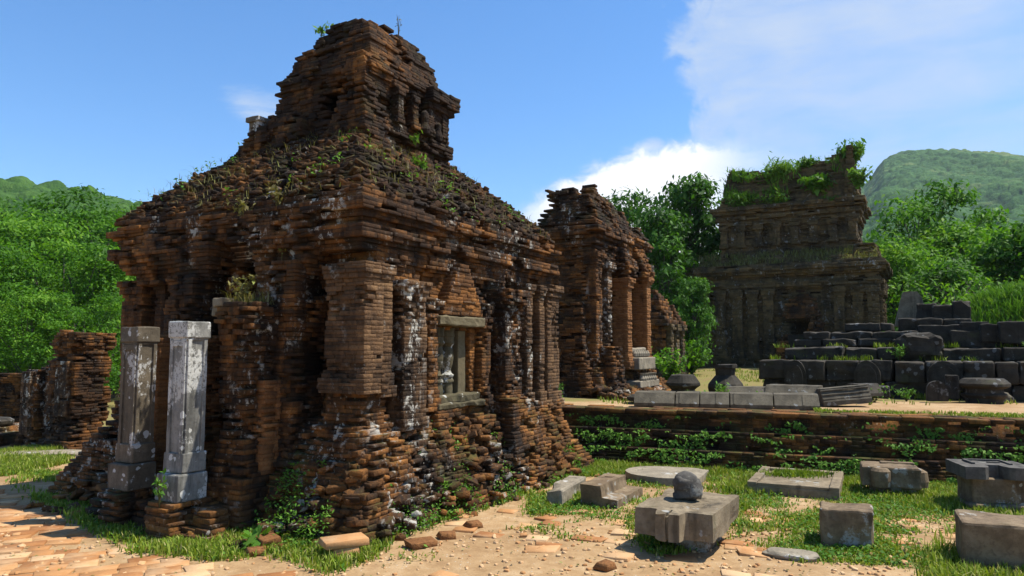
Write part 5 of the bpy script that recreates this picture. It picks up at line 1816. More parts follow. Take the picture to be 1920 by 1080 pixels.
# ------------------------------------------------------------------ worked stones on the terrace
def build_terrace_stones():
    ZT = 0.745
    g = random.Random(61)
    spans = [(1186, 1262, 'westernmost, broken grey slab of the row along the terrace edge'), (1263, 1308, 'second, narrow grey slab of the row along the terrace edge'), (1309, 1364, 'third grey slab of the row, with a grooved end, along the terrace edge'),
             (1365, 1446, 'long smooth fourth grey slab of the row along the terrace edge'), (1447, 1532, 'last grey slab of the row, ending in a broken block, on the terrace edge')]
    for i, (a, b, lab) in enumerate(spans):
        pa, pb = G(a, 765 + 2 * i, ZT), G(b, 765 + 2 * i, ZT)
        pa.y = 11.05 - 0.30 * (pa.x - 1.9) + 0.0
        pb.y = 11.05 - 0.30 * (pb.x - 1.9)
        pa.x, pb.x = (a - 960) / F * pa.y, (b - 960) / F * pb.y
        l = (pb - pa).length
        st = Stone(500 + i)
        sec = [(0.0, 0.0), (0.0, 0.05), (0.13, 0.20), (0.42, 0.21), (0.42, 0.0)]
        Mx = Matrix.Rotation(math.pi / 2, 4, 'Z') @ Matrix.Rotation(math.pi / 2, 4, 'X')
        st.prism(sec, 0.004, l - 0.008, Mx, 0.010, 0.07, 0.007, 0.012)
        for q in range(int(l / 0.16)):     # raised ribs across the sloping face
            if g.random() < 0.45:
                x = 0.08 + q * 0.16 + g.uniform(-.03, .03)
                st.box((x, 0.065, 0.128), (0.03, 0.20, 0.012), 0, 0.004, 0.1, 0.001, 0, 0.86)
        stone_thing(st, 'moulded_slab', M['darkgrey'], pa, math.atan2(pb.y - pa.y, pb.x - pa.x), lab, 'stone slab', 'row of grey slabs along the terrace edge')

    def hexa(px, py, Y, l, w, h, rz, lab, seed, ribs=False, tip=0.0, mat='darkgrey', name='coping_stone'):
        st = Stone(seed)
        sec = [(-w / 2, 0), (w / 2, 0), (w / 2, h * 0.25), (w * 0.25, h), (-w * 0.25, h), (-w / 2, h * 0.25)]
        Mx = Matrix.Rotation(math.pi / 2, 4, 'Z') @ Matrix.Rotation(math.pi / 2, 4, 'X')
        st.prism(sec, -l / 2, l / 2, Mx, 0.012, 0.08, 0.006, 0.01)
        if ribs:
            for s in (-1, 1):
                for q in range(3):
                    y = s * w * (0.30 + 0.07 * q)
                    z = h * (0.92 - 0.26 * q)
                    st.box((0, y, z), (l * 0.98, 0.02, 0.02), 0, 0.005, 0.2, 0.002)
            for q in range(5):
                st.box((0, w * (-0.2 + 0.1 * q), h + 0.004), (l * 0.98, 0.03, 0.02), 0, 0.006, 0.2, 0.002)
        o = stone_thing(st, name, M[mat], AT(px, py, Y), rz, lab, 'stone')
        o.rotation_euler = (0, tip, rz)
        return o
    hexa(1410, 748, 12.0, 0.85, 0.62, 0.20, -0.35, 'ridge-shaped grey stone lying first behind the row of slabs', 521)
    hexa(1490, 748, 11.7, 0.8, 0.62, 0.22, -0.55, 'ridge-shaped grey stone with a square slot behind the row of slabs', 522)
    hexa(1582, 756, 11.2, 0.70, 0.42, 0.24, -0.12, 'fluted grey column piece lying tilted on the terrace', 523, True, -0.10, name='column_piece')
    hexa(1618, 742, 12.0, 0.5, 0.4, 0.20, 0.5, 'short dark ridge stone behind the fluted column piece', 524, mat='dark')

    def lath(px, py, Y, prof, lab, seed, mat='dark', cat='pedestal', name='stone_pedestal', seg=28, rz=0, squash=(1, 1)):
        st = Stone(seed)
        st.lathe(prof, seg, None, 0.006, squash, 0.07, 0.015)
        return stone_thing(st, name, M[mat], AT(px, py, Y), rz, lab, cat)
    lath(1281, 745, 13.0, [(0.22, 0), (0.24, 0.1), (0.20, 0.13), (0.24, 0.17), (0.30, 0.21), (0.30, 0.26), (0.25, 0.33), (0.21, 0.39), (0.19, 0.40)], 'round moulded black pedestal with a flared top, left of the urn-shaped one'.replace(', left of', ' near'), 531)
    lath(1361, 743, 12.9, [(0.24, 0), (0.30, 0.05), (0.32, 0.16), (0.30, 0.22), (0.20, 0.34), (0.17, 0.37), (0.18, 0.48), (0.21, 0.50), (0.21, 0.56)], 'urn-shaped black stone pedestal with a narrow neck on the terrace', 532, seg=10, name='stone_pedestal')
    lath(1233, 752, 11.9, [(0.36, 0), (0.40, 0.03), (0.40, 0.07), (0.33, 0.11), (0.1, 0.13)], 'low round dark stone disc behind the row of slabs', 533, cat='stone', name='stone_disc', squash=(1.25, 0.8))
    lath(1846, 757, 11.9, [(0.26, 0), (0.28, 0.08), (0.30, 0.10), (0.33, 0.13), (0.33, 0.16), (0.28, 0.18), (0.27, 0.24), (0.32, 0.26), (0.37, 0.29), (0.37, 0.33), (0.30, 0.40), (0.28, 0.41)], 'wide disc-shaped black pedestal with ringed mouldings before the platform', 534)
    # small carved pieces at the foot of the platform
    for i, (px, py, Y, s, lab) in enumerate(((1757, 752, 12.0, (0.30, 0.2, 0.34), 'round-topped carved stone leaning on the platform foot'), (1785, 748, 12.1, (0.2, 0.25, 0.40), 'lichen-spotted upright stone beside the round-topped carved one'), (1650, 745, 12.6, (0.30, 0.22, 0.20), 'small broken block between column piece and platform'))):
        st = Stone(540 + i)
        if i == 0:
            arch = [(-0.15, 0)] + [(-0.15 * math.cos(a), 0.18 + 0.15 * math.sin(a)) for a in np.linspace(0, math.pi, 9)] + [(0.15, 0)]
            st.prism(arch[::-1], -0.09, 0.09, Matrix.Rotation(math.pi / 2, 4, 'X'), 0.02, 0.07, 0.006)
        else:
            st.box((0, 0, s[2] / 2), s, 0, 0.025, 0.07, 0.012, 0.03)
        stone_thing(st, 'carved_stone' if i == 0 else 'stone_block', M['dark'], AT(px, py, Y), -0.4, lab, 'stone')


build_terrace_stones()


# ------------------------------------------------------------------ worked stones set out on the ground
def build_ground_stones():
    # pedestal with a spout, and the rounded stone on it
    c = Vector((1.47, 6.17, 0))
    st = Stone(601)
    w, d = 0.315, 0.43
    poly = [(-w, -d), (-0.13, -d), (-0.115, -d - 0.02), (-0.11, -d - 0.13), (-0.012, -d - 0.14), (-0.008, -d - 0.0), (0.008, -d), (0.012, -d - 0.14), (0.10, -d - 0.14), (0.11, -d - 0.02), (0.13, -d), (w, -d), (w, d), (-w, d)]
    st.prism(poly, 0.135, 0.345, None, 0.014, 0.045, 0.008, 0.03)
    st.prism([(-0.10, -d - 0.12), (0.09, -d - 0.12), (0.10, -d + 0.05), (-0.11, -d + 0.05)], 0.145, 0.315, None, 0.004, 0.06, 0.003)
    o = stone_thing(st, 'spouted_pedestal', M['grey'], c, -0.53, 'square grey stone pedestal with a short spout carrying a rounded stone', 'pedestal')
    st = Stone(602)
    st.box((0.02, 0.06, 0.06), (0.36, 0.46, 0.20), 0, 0.02, 0.07, 0.01, 0.02)
    st.build('foot_block', M['brownstone'], o)
    st = Stone(603)
    st.lathe([(0.098, 0), (0.108, 0.02), (0.108, 0.045), (0.096, 0.055), (0.104, 0.09), (0.110, 0.13), (0.104, 0.165), (0.090, 0.192), (0.060, 0.212), (0.025, 0.222), (0.004, 0.224)], 28, None, 0.010, (1, 0.94), 0.025, 0.055)
    st.rock((0.045, -0.05, 0.085), (0.15, 0.14, 0.15), 0.4, 3, 0.3)
    st.rock((-0.05, -0.03, 0.14), (0.13, 0.15, 0.12), 0.1, 3, 0.25)
    p = G(1286, 934, 0.352)
    stone_thing(st, 'rounded_stone', M['lingam'], (p.x, p.y, 0.342), 0.3, 'dark rounded stone post standing on the spouted pedestal', 'stone post', smooth=True)

    # long rough stone
    st = Stone(604)
    st.box((0, 0, 0.10), (0.92, 0.22, 0.20), 0, 0.03, 0.06, 0.016, 0.04)
    a, b = G(1030, 948), G(1085, 914)
    stone_thing(st, 'rough_stone', M['pale'], ((a.x + b.x) / 2, (a.y + b.y) / 2 - 0.12, -0.02), math.atan2(b.y - a.y, b.x - a.x), 'long pale rough-hewn stone lying in the grass', 'stone')
    # stepped block with a mortise
    st = Stone(605)
    st.prism([(-0.20, 0), (0.20, 0), (0.20, 0.11), (0.03, 0.12), (0.015, 0.235), (-0.20, 0.235)], -0.40, 0.40, Matrix.Rotation(math.pi / 2, 4, 'X'), 0.014, 0.06, 0.006, 0.01)
    st.box((-0.09, 0.16, 0.237), (0.09, 0.07, 0.006), 0, 0, 0.1, 0)
    p = G(1140, 940)
    stone_thing(st, 'stepped_block', M['brownstone'], (p.x + 0.05, p.y, -0.01), TROT - 0.12, 'stepped brown stone block with a notch beside the long rough stone', 'stone')
    # round flat slab
    st = Stone(606)
    poly = [(0.52 * math.cos(a), 0.46 * math.sin(a)) for a in np.linspace(math.radians(110), math.radians(290), 14)] + [(0.42, -0.36), (0.46, 0.30), (0.30, 0.42)]
    st.prism(poly, 0, 0.09, None, 0.012, 0.08, 0.005, 0.006)
    p = G(1252, 886, 0.08)
    stone_thing(st, 'round_slab', M['pale'], (p.x, p.y, 0.0), TROT, 'flat pale slab with one rounded edge lying by the terrace steps', 'stone slab')
    # framed slab
    st = Stone(607)
    W, D = 0.47, 0.60
    st.box((0, 0, 0.045), (2 * W, 2 * D, 0.10), 0, 0.01, 0.08, 0.004, 0.004)
    for s in (-1, 1):
        st.box((s * (W - 0.05), 0, 0.11), (0.10, 2 * D - 0.004, 0.045), 0, 0.008, 0.08, 0.004, 0.004)
        st.box((0, s * (D - 0.05), 0.108), (2 * W - 0.2, 0.09, 0.04), 0, 0.008, 0.08, 0.004, 0.004)
    p = G(1495, 893, 0.13)
    stone_thing(st, 'framed_slab', M['grey'], (p.x, p.y, 0.0), TROT - 0.10, 'rectangular grey slab with a raised rim and grass in its middle', 'stone slab')
    # carved block with rounded front
    st = Stone(608)
    st.box((0, 0, 0.235), (0.58, 0.42, 0.22), 0, 0.02, 0.06, 0.01, 0.02)
    st.box((0.02, 0.02, 0.09), (0.46, 0.32, 0.16), 0, 0.02, 0.06, 0.01, 0.02)
    st.lathe([(0.09, 0.13), (0.10, 0.2), (0.10, 0.30), (0.07, 0.335)], 14, Matrix.Translation((-0.10, -0.20, 0)), 0.004)
    st.lathe([(0.10, 0.14), (0.11, 0.2), (0.10, 0.30), (0.05, 0.33)], 14, Matrix.Translation((0.26, -0.10, 0)), 0.004)
    st.box((0.08, 0.10, 0.35), (0.34, 0.10, 0.03), 0.1, 0.012, 0.06, 0.006)
    p = G(1668, 926)
    stone_thing(st, 'carved_block', M['brownstone'], (p.x, p.y - 0.02, -0.02), TROT - 0.05, 'dark carved block with a bulging front beside the framed slab', 'stone')
    # spouted slab on a brick-coloured base
    st = Stone(609)
    w, d = 0.315, 0.26
    notch = [(0.09 + 0.09 * math.cos(a), -d + 0.10 * math.sin(a)) for a in np.linspace(0, math.pi / 2, 5)]
    poly = [(-w, -d), (-0.14, -d), (-0.10, -d + 0.03), (-0.08, -d + 0.10), (-0.08, -d + 0.18), (0.05, -d + 0.18), (0.05, -d + 0.10), (0.08, -d + 0.03), (0.12, -d), (w, -d), (w, d), (-w, d)]
    st.prism(poly, 0.36, 0.48, None, 0.010, 0.06, 0.004, 0.004)
    st.box((0, 0.20, 0.487), (0.34, 0.03, 0.02), 0, 0.004, 0.1, 0.002)
    for s in (-1, 1):
        st.box((s * 0.17, 0.07, 0.487), (0.03, 0.26, 0.02), 0, 0.004, 0.1, 0.002)
    st.box((0.06, 0.07, 0.486), (0.12, 0.018, 0.012), 0, 0.003, 0.1, 0.001)
    p = G(1842, 950)
    o = stone_thing(st, 'notched_slab', M['lingam'], (p.x + 0.02, p.y - 0.12, -0.03), TROT + 0.16, 'flat grey slab with a notched front on a squat stone base', 'pedestal')
    st = Stone(610)
    st.box((0.03, 0.04, 0.23), (0.52, 0.40, 0.26), 0, 0.015, 0.06, 0.008, 0.012)
    st.box((0.02, 0.03, 0.05), (0.60, 0.46, 0.12), 0, 0.015, 0.06, 0.010, 0.015)
    st.build('base', M['brownstone'], o)
    # cube
    st = Stone(611)
    st.box((0, 0, 0.155), (0.40, 0.36, 0.33), 0, 0.02, 0.05, 0.010, 0.02)
    p = G(1582, 1020)
    stone_thing(st, 'stone_cube', M['brownstone'], (p.x + 0.03, p.y, -0.01), TROT - 0.05, 'rough brown cube of stone standing alone in the short grass', 'stone')
    # big block at the frame's edge
    st = Stone(612)
    st.box((0, 0, 0.17), (0.95, 0.46, 0.38), 0, 0.022, 0.06, 0.008, 0.012)
    p = G(1806, 1070)
    q = Vector((p.x, p.y, 0)) + Vector((math.cos(-0.45), math.sin(-0.45), 0)) * 0.475 + Vector((math.sin(0.45), math.cos(0.45), 0)) * 0.23
    stone_thing(st, 'stone_block', M['brownstone'], (q.x, q.y, -0.01), -0.45, 'large brown stone block cut off by the edge of the picture', 'stone')
    # flat pale stone
    st = Stone(613)
    st.rock((0, 0, 0.0), (0.42, 0.24, 0.09), 0, 3, 0.2)
    p = G(1484, 1042)
    stone_thing(st, 'flat_stone', M['pale'], (p.x, p.y, 0.0), -0.5, 'flat whitish stone sunk in the ground near the cube', 'stone')


build_ground_stones()


# ------------------------------------------------------------------ paving
def build_paving():
    g = random.Random(71)
    path = GP([(-500, 905), (-60, 905), (20, 925), (80, 965), (160, 1005), (250, 1042), (420, 1066), (600, 1083), (760, 1150), (700, 1500), (-900, 1500), (-900, 905)])
    B = Bricks(701, 0.022, 0.012)
    B.jz = 0.2
    a = math.radians(24)
    ca, sa = math.cos(a), math.sin(a)
    row = -9.0
    while row < 12:
        w = g.uniform(0.12, 0.18)
        x = -14.0 + g.random() * 0.3
        while x < 10:
            l = g.uniform(0.16, 0.34)
            cx, cy = x + l / 2, row + w / 2
            X, Y = cx * ca - cy * sa, cx * sa + cy * ca
            x += l
            if not (3.2 < Y < 9.5 and -7 < X < 1.5):
                continue
            if not in_poly(np.array([X]), np.array([Y]), path)[0]:
                continue
            edge = in_poly(np.array([X + .15]), np.array([Y + .25]), path)[0]
            if g.random() < (0.03 if edge else 0.3):
                continue
            z = float(GZ(X, Y))
            B.add(X, Y, z - 0.018 + g.uniform(-0.004, 0.004), l / 2 - 0.006, w / 2 - 0.006, 0.03, a + g.gauss(0, 0.06), g.random(), g.gauss(0, .012), g.gauss(0, .012))
        row += w
    tag(B.build('paved_path', M['paver']), kind='structure')
    # broken paving among the stones
    areas = [(GP([(1020, 945), (1110, 960), (1190, 975), (1190, 1010), (1060, 1060), (900, 1075), (980, 1000)]), 0.42), (GP([(1330, 945), (1480, 940), (1800, 985), (1800, 1010), (1640, 985), (1420, 985)]), 0.36),
             (GP([(860, 975), (1020, 920), (1130, 890), (1180, 905), (1020, 950), (900, 1000)]), 0.42), (GP([(1640, 1005), (1790, 1010), (1760, 1060), (1650, 1050)]), 0.4),
             (GP([(640, 1010), (900, 960), (960, 1000), (820, 1050)]), 0.16), (GP([(620, 1080), (1300, 1020), (1500, 1060), (1500, 1110), (620, 1110)]), 0.06), (GP([(1380, 1010), (1480, 1010), (1440, 1050), (1370, 1040)]), 0.4)]
    B = Bricks(702, 0.022, 0.012)
    B.jz = 0.2
    row = 3.6
    a = TROT + 0.05
    ca, sa = math.cos(a), math.sin(a)
    r = 2.0
    while r < 14:
        w = g.uniform(0.14, 0.19)
        x = -6 + g.random() * 0.3
        while x < 9:
            l = g.uniform(0.17, 0.28)
            cx, cy = x + l / 2, r + w / 2
            X, Y = cx * ca - cy * sa, cx * sa + cy * ca
            x += l
            k = max([p for poly, p in areas if in_poly(np.array([X]), np.array([Y]), poly)[0]] or [0])
            if g.random() < k:
                B.add(X, Y, float(GZ(X, Y)) - 0.021 + g.uniform(-0.006, 0.008), l / 2 - 0.008, w / 2 - 0.008, 0.03, a + g.gauss(0, 0.12), g.random(), g.gauss(0, .04), g.gauss(0, .04))
        r += w
    tag(B.build('broken_paving', M['paver']), kind='structure')


build_paving()


def build_loose_bricks():
    proto = {}
    for i, (sx, sy, sz) in enumerate(((0.20, 0.13, 0.05), (0.24, 0.16, 0.045), (0.14, 0.10, 0.05))):
        B = Bricks(720 + i, 0.018, 0.014)
        B.jz = 0.5
        B.add(0, 0, sz / 2, sx / 2, sy / 2, sz / 2, 0, 0.4 + 0.15 * i)
        st = B.build('loose_brick', M['orange'])
        proto[i] = st
    spots = [(536, 965, 0, 0.3, 0.9, 'loose brick propped upright among fragments at the foot of the corner'), (510, 1000, 0, 1.2, 0.6, 'orange brick leaning on its side beside the big-leaved weed'), (552, 985, 2, 0.4, 0.1, 'small chipped brick under the propped brick'),
             (560, 1002, 1, 0.5, 0.0, 'long flat brick at the back of the loose pile'), (604, 1006, 0, 2.4, 0.1, 'orange brick on the inner edge of the loose pile'), (614, 1026, 1, -0.2, 0.05, 'broad orange tile behind the brick slab'),
             (648, 1022, 2, 0.8, 0.1, 'broken half brick behind the brick slab'), (690, 1018, 0, 0.1, 0.05, 'dark-faced brick at the end of the loose pile'), (480, 1040, 2, 0.5, 0.05, 'pale small brick in the grass before the porch'),
             (500, 1028, 0, 1.0, 0.25, 'brick tilted on edge in the grass before the porch'), (790, 1024, 1, 0.55, 0.03, 'square orange tile lying on the sand'), (838, 1008, 2, 0.3, 0.03, 'flat orange tile next to the square one'),
             (888, 988, 2, 0.7, 0.1, 'rounded orange brick at the foot of the lit wall'), (1135, 1068, 2, 0.9, 0.03, 'orange tile on the sand before the spouted pedestal'), (250, 975, 1, 0.2, 0.0, 'flat brick on the ground before the stone posts'),
             (130, 892, 0, 0.4, 0.0, 'brick lying in the grass at the bend of the path')]
    used = set()
    for px, py, k, rz, tip, lab in spots:
        p = G(px, py)
        o = proto[k]
        if k in used:
            o = proto[k].copy()
            COL.objects.link(o)
        used.add(k)
        o.location = (p.x, p.y, float(GZ(p.x, p.y)) + (0.05 if tip > 0.2 else 0.004))
        o.rotation_euler = (tip, tip * 0.3, rz)
        tag(o, lab, 'brick', 'loose bricks round the foot of the tall ruin')
    # two-brick ledge at the corner
    B = Bricks(730, 0.010, 0.012)
    B.jz = 0.4
    B.add(0, 0, 0.045, 0.10, 0.09, 0.05, 0.1, 0.5)
    B.add(0.0, 0.02, 0.122, 0.17, 0.11, 0.026, 0.15, 0.6)
    o = B.build('brick_slab', M['paver'])
    p = G(640, 1050)
    o.location = (p.x, p.y + 0.1, -0.01)
    o.rotation_euler = (0, 0, 0.35)
    tag(o, 'thick brick slab resting on a short brick at the outermost corner', 'brick')
    # pale flagstone on the far bend of the path
    st = Stone(740)
    st.rock((0, 0, 0), (1.7, 0.55, 0.12), 0, 3, 0.12)
    p = G(55, 856)
    stone_thing(st, 'flagstone', M['pale'], (p.x, p.y, 0.02), 0.25, 'long pale flagstone lying across the far bend of the path', 'stone')


build_loose_bricks()


def build_pebbles():
    rng = np.random.default_rng(88)
    B = Bricks(88, 0.004, 0.006)
    area = GP([(-100, 930), (300, 1000), (700, 1030), (1000, 985), (1900, 960), (1960, 1110), (-100, 1110)])
    n = 0
    while n < 1500:
        x, y = rng.uniform(-5, 5), rng.uniform(4.6, 8.5)
        if not in_poly(np.array([x]), np.array([y]), area)[0]:
            continue
        n += 1
        s = rng.uniform(0.005, 0.018) * (1.7 if rng.random() < 0.06 else 1)
        B.add(x, y, float(GZ(x, y)) + s * 0.2, s, s * 0.8, s * 0.6, rng.uniform(0, 3), rng.uniform(0.4, 1.2), rng.normal(0, .3), rng.normal(0, .3))
    tag(B.build('pebbles', M['paver']), kind='stuff')


build_pebbles()


# ------------------------------------------------------------------ grass and weeds
def blades(name, P, h, rng, mat, lean=0.55, width=0.006, tint0=0.45, tints=0.25, kind='stuff', parent=None):
    n = len(P)
    a = rng.uniform(0, 2 * math.pi, n)
    d = np.stack([np.cos(a), np.sin(a), np.zeros(n)], 1)
    s = np.stack([-np.sin(a), np.cos(a), np.zeros(n)], 1)
    hh = (np.asarray(h) * rng.uniform(0.45, 1.35, n))[:, None]
    w = width * rng.uniform(0.7, 1.5, n)[:, None]
    ln = (np.abs(rng.normal(0, lean, n)))[:, None]
    up = np.array([0, 0, 1.0])
    mid = P + up * hh * 0.6 + d * hh * ln * 0.35
    tip = P + up * hh * (1.0 - 0.25 * np.minimum(ln, 1.5)) + d * hh * ln
    V = np.stack([P - s * w, P + s * w, mid + s * w * 0.75, mid - s * w * 0.75, tip], 1).reshape(-1, 3)
    k = np.arange(n) * 5
    L = np.concatenate([np.stack([k, k + 1, k + 2, k + 3], 1), np.stack([k + 3, k + 2, k + 4], 1)], 1).ravel()
    st = np.stack([np.arange(n) * 7, np.arange(n) * 7 + 4], 1).ravel()
    t = np.clip(rng.normal(tint0, tints, n), 0, 1)
    me = mesh_np(name, V, L, st, tint=np.repeat(t, 5))
    o = link(name, me, mat, parent)
    if kind:
        tag(o, kind=kind)
    return o


def build_grass():
    rng = np.random.default_rng(101)
    Pts, Hs, CP = [], [], []
    for poly, den, h, pt in ZONES:
        xs, ys = [p[0] for p in poly], [p[1] for p in poly]
        x0, x1, y0, y1 = max(min(xs), -8), min(max(xs), 8.5), min(ys), min(max(ys), 13)
        n = int((x1 - x0) * (y1 - y0) * 5200 * den)
        x, y = rng.uniform(x0, x1, n), rng.uniform(y0, y1, n)
        keep = in_poly(x, y, poly) & (rng.random(n) < sstep(patch(x, y), pt - 0.22, pt + 0.22))
        x, y = x[keep] + rng.normal(0, 0.05, keep.sum()), y[keep] + rng.normal(0, 0.05, keep.sum())
        keep = ~behind_terrace(x, y)
        x, y = x[keep], y[keep]
        vis = np.abs(x / y) < 0.74
        x, y = x[vis], y[vis]
        Pts.append(np.stack([x, y, GZ(x, y) - 0.005], 1))
        Hs.append(h * (0.55 + 0.9 * np.clip(patch(y * 1.3, x * 1.3), 0, 1)))
    P, H = np.concatenate(Pts), np.concatenate(Hs)
    blades('grass', P, H, rng, M['grass'])
    # low creeping herbs between the blades
    m = rng.random(len(P)) < 0.30
    Q = P[m].copy()
    Q[:, 2] += rng.uniform(0.005, 0.05, len(Q))
    me = leaf_mesh('ground_cover', Q, 0.032, np.clip(rng.normal(0.42, 0.2, len(Q)), 0, 1), rng, up=0.8, aspect=0.6)
    tag(link('ground_cover', me, M['weed']), kind='stuff')
    # turf on the terrace top and on the mound
    n = 6000
    a, d = rng.uniform(3.6, 8.2, n), rng.uniform(0.32, 0.9, n)
    x, y = T0[0] + a * TX[0] + d * TY[0], T0[1] + a * TX[1] + d * TY[1]
    k = patch(x * 2.2, y * 2.2) > 0.55
    x, y = x[k], y[k]
    P1 = np.stack([x, y, np.full(len(x), 0.745)], 1)
    c = AT(1935, 600, 15.6)
    n = 16000
    x, y = rng.uniform(c.x - 2.2, c.x + 0.8, n), rng.uniform(c.y - 2.5, c.y + 1.5, n)
    z = mound_z(x, y)
    k = z > 1.5
    P2 = np.stack([x[k], y[k], z[k] - 0.02], 1)
    n = 12000
    x, y = rng.uniform(1.5, 9.5, n), rng.uniform(11.5, 22, n)
    k = (patch(x * .8, y * .8) > 0.5) & (np.abs(x / y) < 0.72)
    x, y = x[k], y[k]
    P3 = np.stack([x, y, GZ(x, y) - 0.01], 1)
    blades('terrace_turf', P1, 0.045, rng, M['grass'], tint0=0.6)
    blades('mound_grass', P2, 0.26, rng, M['weed'], lean=0.9, width=0.010, tint0=0.45, tints=0.28)
    blades('rough_grass', P3, 0.08, rng, M['grass'], width=0.010, tint0=0.5)
    # tuft in the framed slab
    f = G(1488, 890, 0.1)
    n = 900
    q = rng.normal(0, 1, (n, 2)) * [0.20, 0.09]
    P4 = np.stack([f.x + q[:, 0], f.y + q[:, 1], np.full(n, 0.09)], 1)
    o = blades('grass_tuft', P4, 0.07, rng, M['grass'], kind=None)
    tag(o, 'grass tuft growing inside the framed grey slab', 'grass tuft')


build_grass()


def build_litter():
    rng = np.random.default_rng(141)
    n = 2600
    x, y = rng.uniform(-4.5, 6.5, n), rng.uniform(4.8, 9.8, n)
    k = ~behind_terrace(x, y) & (patch(x * 1.5 + 2, y * 1.5) > 0.35)
    x, y = x[k], y[k]
    P = np.stack([x, y, GZ(x, y) + 0.012], 1)
    me = leaf_mesh('leaf_litter', P, 0.030, np.clip(rng.normal(0.4, 0.3, len(x)), 0, 1), rng, up=1.6, aspect=0.5, droop=0.0)
    tag(link('leaf_litter', me, M['dryweed']), kind='stuff')
    # grass on the ledges of the black platform
    n = 5200
    a = rng.uniform(0.1, 6.3, n)
    row = rng.integers(0, 3, n)
    d = np.choose(row, [rng.uniform(0.32, 0.60, n), rng.uniform(0.78, 1.08, n), rng.uniform(-0.06, 0.04, n)])
    z = np.choose(row, [np.full(n, 1.395), np.full(n, 1.635), np.full(n, 0.74)])
    k = patch(a * 2.4 + row * 3.1, d * 2 + row) > 0.60
    a, d, z = a[k], d[k], z[k]
    P = np.stack([PX0 + PD.x * a + PN.x * d, 14.2 + PD.y * a + PN.y * d, z], 1)
    blades('platform_grass', P, 0.10, rng, M['grass'], width=0.007, tint0=0.5)


build_litter()


def build_creepers():
    rng = np.random.default_rng(111)
    n = 24000
    a = rng.uniform(0.2, 8.0, n)
    z = rng.uniform(0.0, 0.68, n) ** 1.0
    off = np.where(z < 0.27, -0.36, np.where(z < 0.5, -0.21, -0.075)) - rng.uniform(0.0, 0.05, n)
    k = (0.5 * patch(a * 1.9, z * 4.5) + 0.5 * patch(a * 4.7 + 3, z * 11) + 0.30 * (0.35 - z) > 0.56) & (rng.random(n) < 0.6)
    a, z, off = a[k], z[k], off[k]
    x = T0[0] + a * TX[0] + off * TY[0]
    y = T0[1] + a * TX[1] + off * TY[1]
    N = rng.normal(0, 0.55, (len(x), 3))
    N += np.array([-TY[0], -TY[1], 0.8])
    me = leaf_mesh('creeper', np.stack([x, y, z], 1), 0.043, np.clip(rng.normal(0.45, 0.22, len(x)), 0, 1), rng, aspect=0.55, N=N)
    tag(link('creeper', me, M['weed']), kind='stuff')


build_creepers()


def L2W(u, v, z, k=0.868, lift=0.2112, o=(-1.385, 6.6)):
    """a point of the tall ruin's own drawing to the world"""
    p = Vector((o[0], o[1], 0)) + AX * (u * k) + BX * (v * k)
    return Vector((p.x, p.y, z * k + lift))


def build_roof_weeds():
    rng = np.random.default_rng(121)
    P, Ls = [], []
    zs = np.array([3.30, 3.42, 3.62, 3.9, 4.2, 4.46])
    os_ = np.array([0.12, 0.02, -0.18, -0.48, -0.84, -1.14])

    def onroof(n, zlo=3.3, zhi=4.46):
        z = rng.uniform(zlo, zhi, n)
        o = np.interp(z, zs, os_)
        s = rng.random(n) < 0.5
        t = rng.uniform(0, 1, n)
        u = np.where(s, -o + t * (SU + 2 * o), -o)
        v = np.where(s, -o, -o + t * (SU + 2 * o))
        return u, v, z
    u, v, z = onroof(1500)
    k = patch(u * 2 + 3, v * 2 + z) > 0.52
    u, v, z = u[k], v[k], z[k]
    W = np.array([L2W(a, b, c) for a, b, c in zip(u, v, z)])
    blades('roof_grass', W, 0.09, rng, M['dryweed'], lean=0.9, width=0.003, tint0=0.35, tints=0.25)
    u, v, z = onroof(560)
    k = patch(u * 3 + 1, v * 3 + z * 2) > 0.72
    u, v, z = u[k], v[k], z[k]
    W = np.array([L2W(a, b, c + 0.02) for a, b, c in zip(u, v, z)])
    W = np.repeat(W, 9, 0) + rng.normal(0, 0.035, (len(W) * 9, 3))
    me = leaf_mesh('roof_herbs', W, 0.04, np.clip(rng.normal(0.45, 0.2, len(W)), 0, 1), rng)
    tag(link('roof_herbs', me, M['weed']), kind='stuff')
    # dry stalks on the porch wall
    n = 260
    W = np.array([L2W(rng.uniform(-0.62, 0.0), rng.uniform(0.96, 1.36), 2.08) for _ in range(n)])
    blades('porch_grass', W, 0.13, rng, M['dryweed'], lean=1.1, width=0.003, tint0=0.4, tints=0.3)
    # herbs on the crumbling foot
    n = 5200
    u = rng.uniform(-0.3, SU, n)
    d = rng.uniform(0.05, 0.66, n)
    v = -d
    s = rng.random(n) < 0.30
    u2, v2 = -d * 1.3, rng.uniform(-0.2, 1.5, n)
    u, v = np.where(s, u2, u), np.where(s, v2, v)
    z = np.interp(d, [0.06, 0.15, 0.3, 0.52, 0.62], [0.80, 0.60, 0.36, -0.06, -0.22]) + 0.03
    k = patch(u * 2.2 + 5, v * 3 + z) + 0.35 * (0.1 - z) > 0.62
    W = np.array([L2W(a, b, c) for a, b, c in zip(u[k], v[k], z[k])])
    W = np.repeat(W, 3, 0) + rng.normal(0, 0.025, (len(W) * 3, 3))
    W[:, 2] = np.maximum(W[:, 2], 0.01)
    me = leaf_mesh('foot_herbs', W, 0.032, np.clip(rng.normal(0.42, 0.2, len(W)), 0, 1), rng)
    tag(link('foot_herbs', me, M['weed']), kind='stuff')


build_roof_weeds()


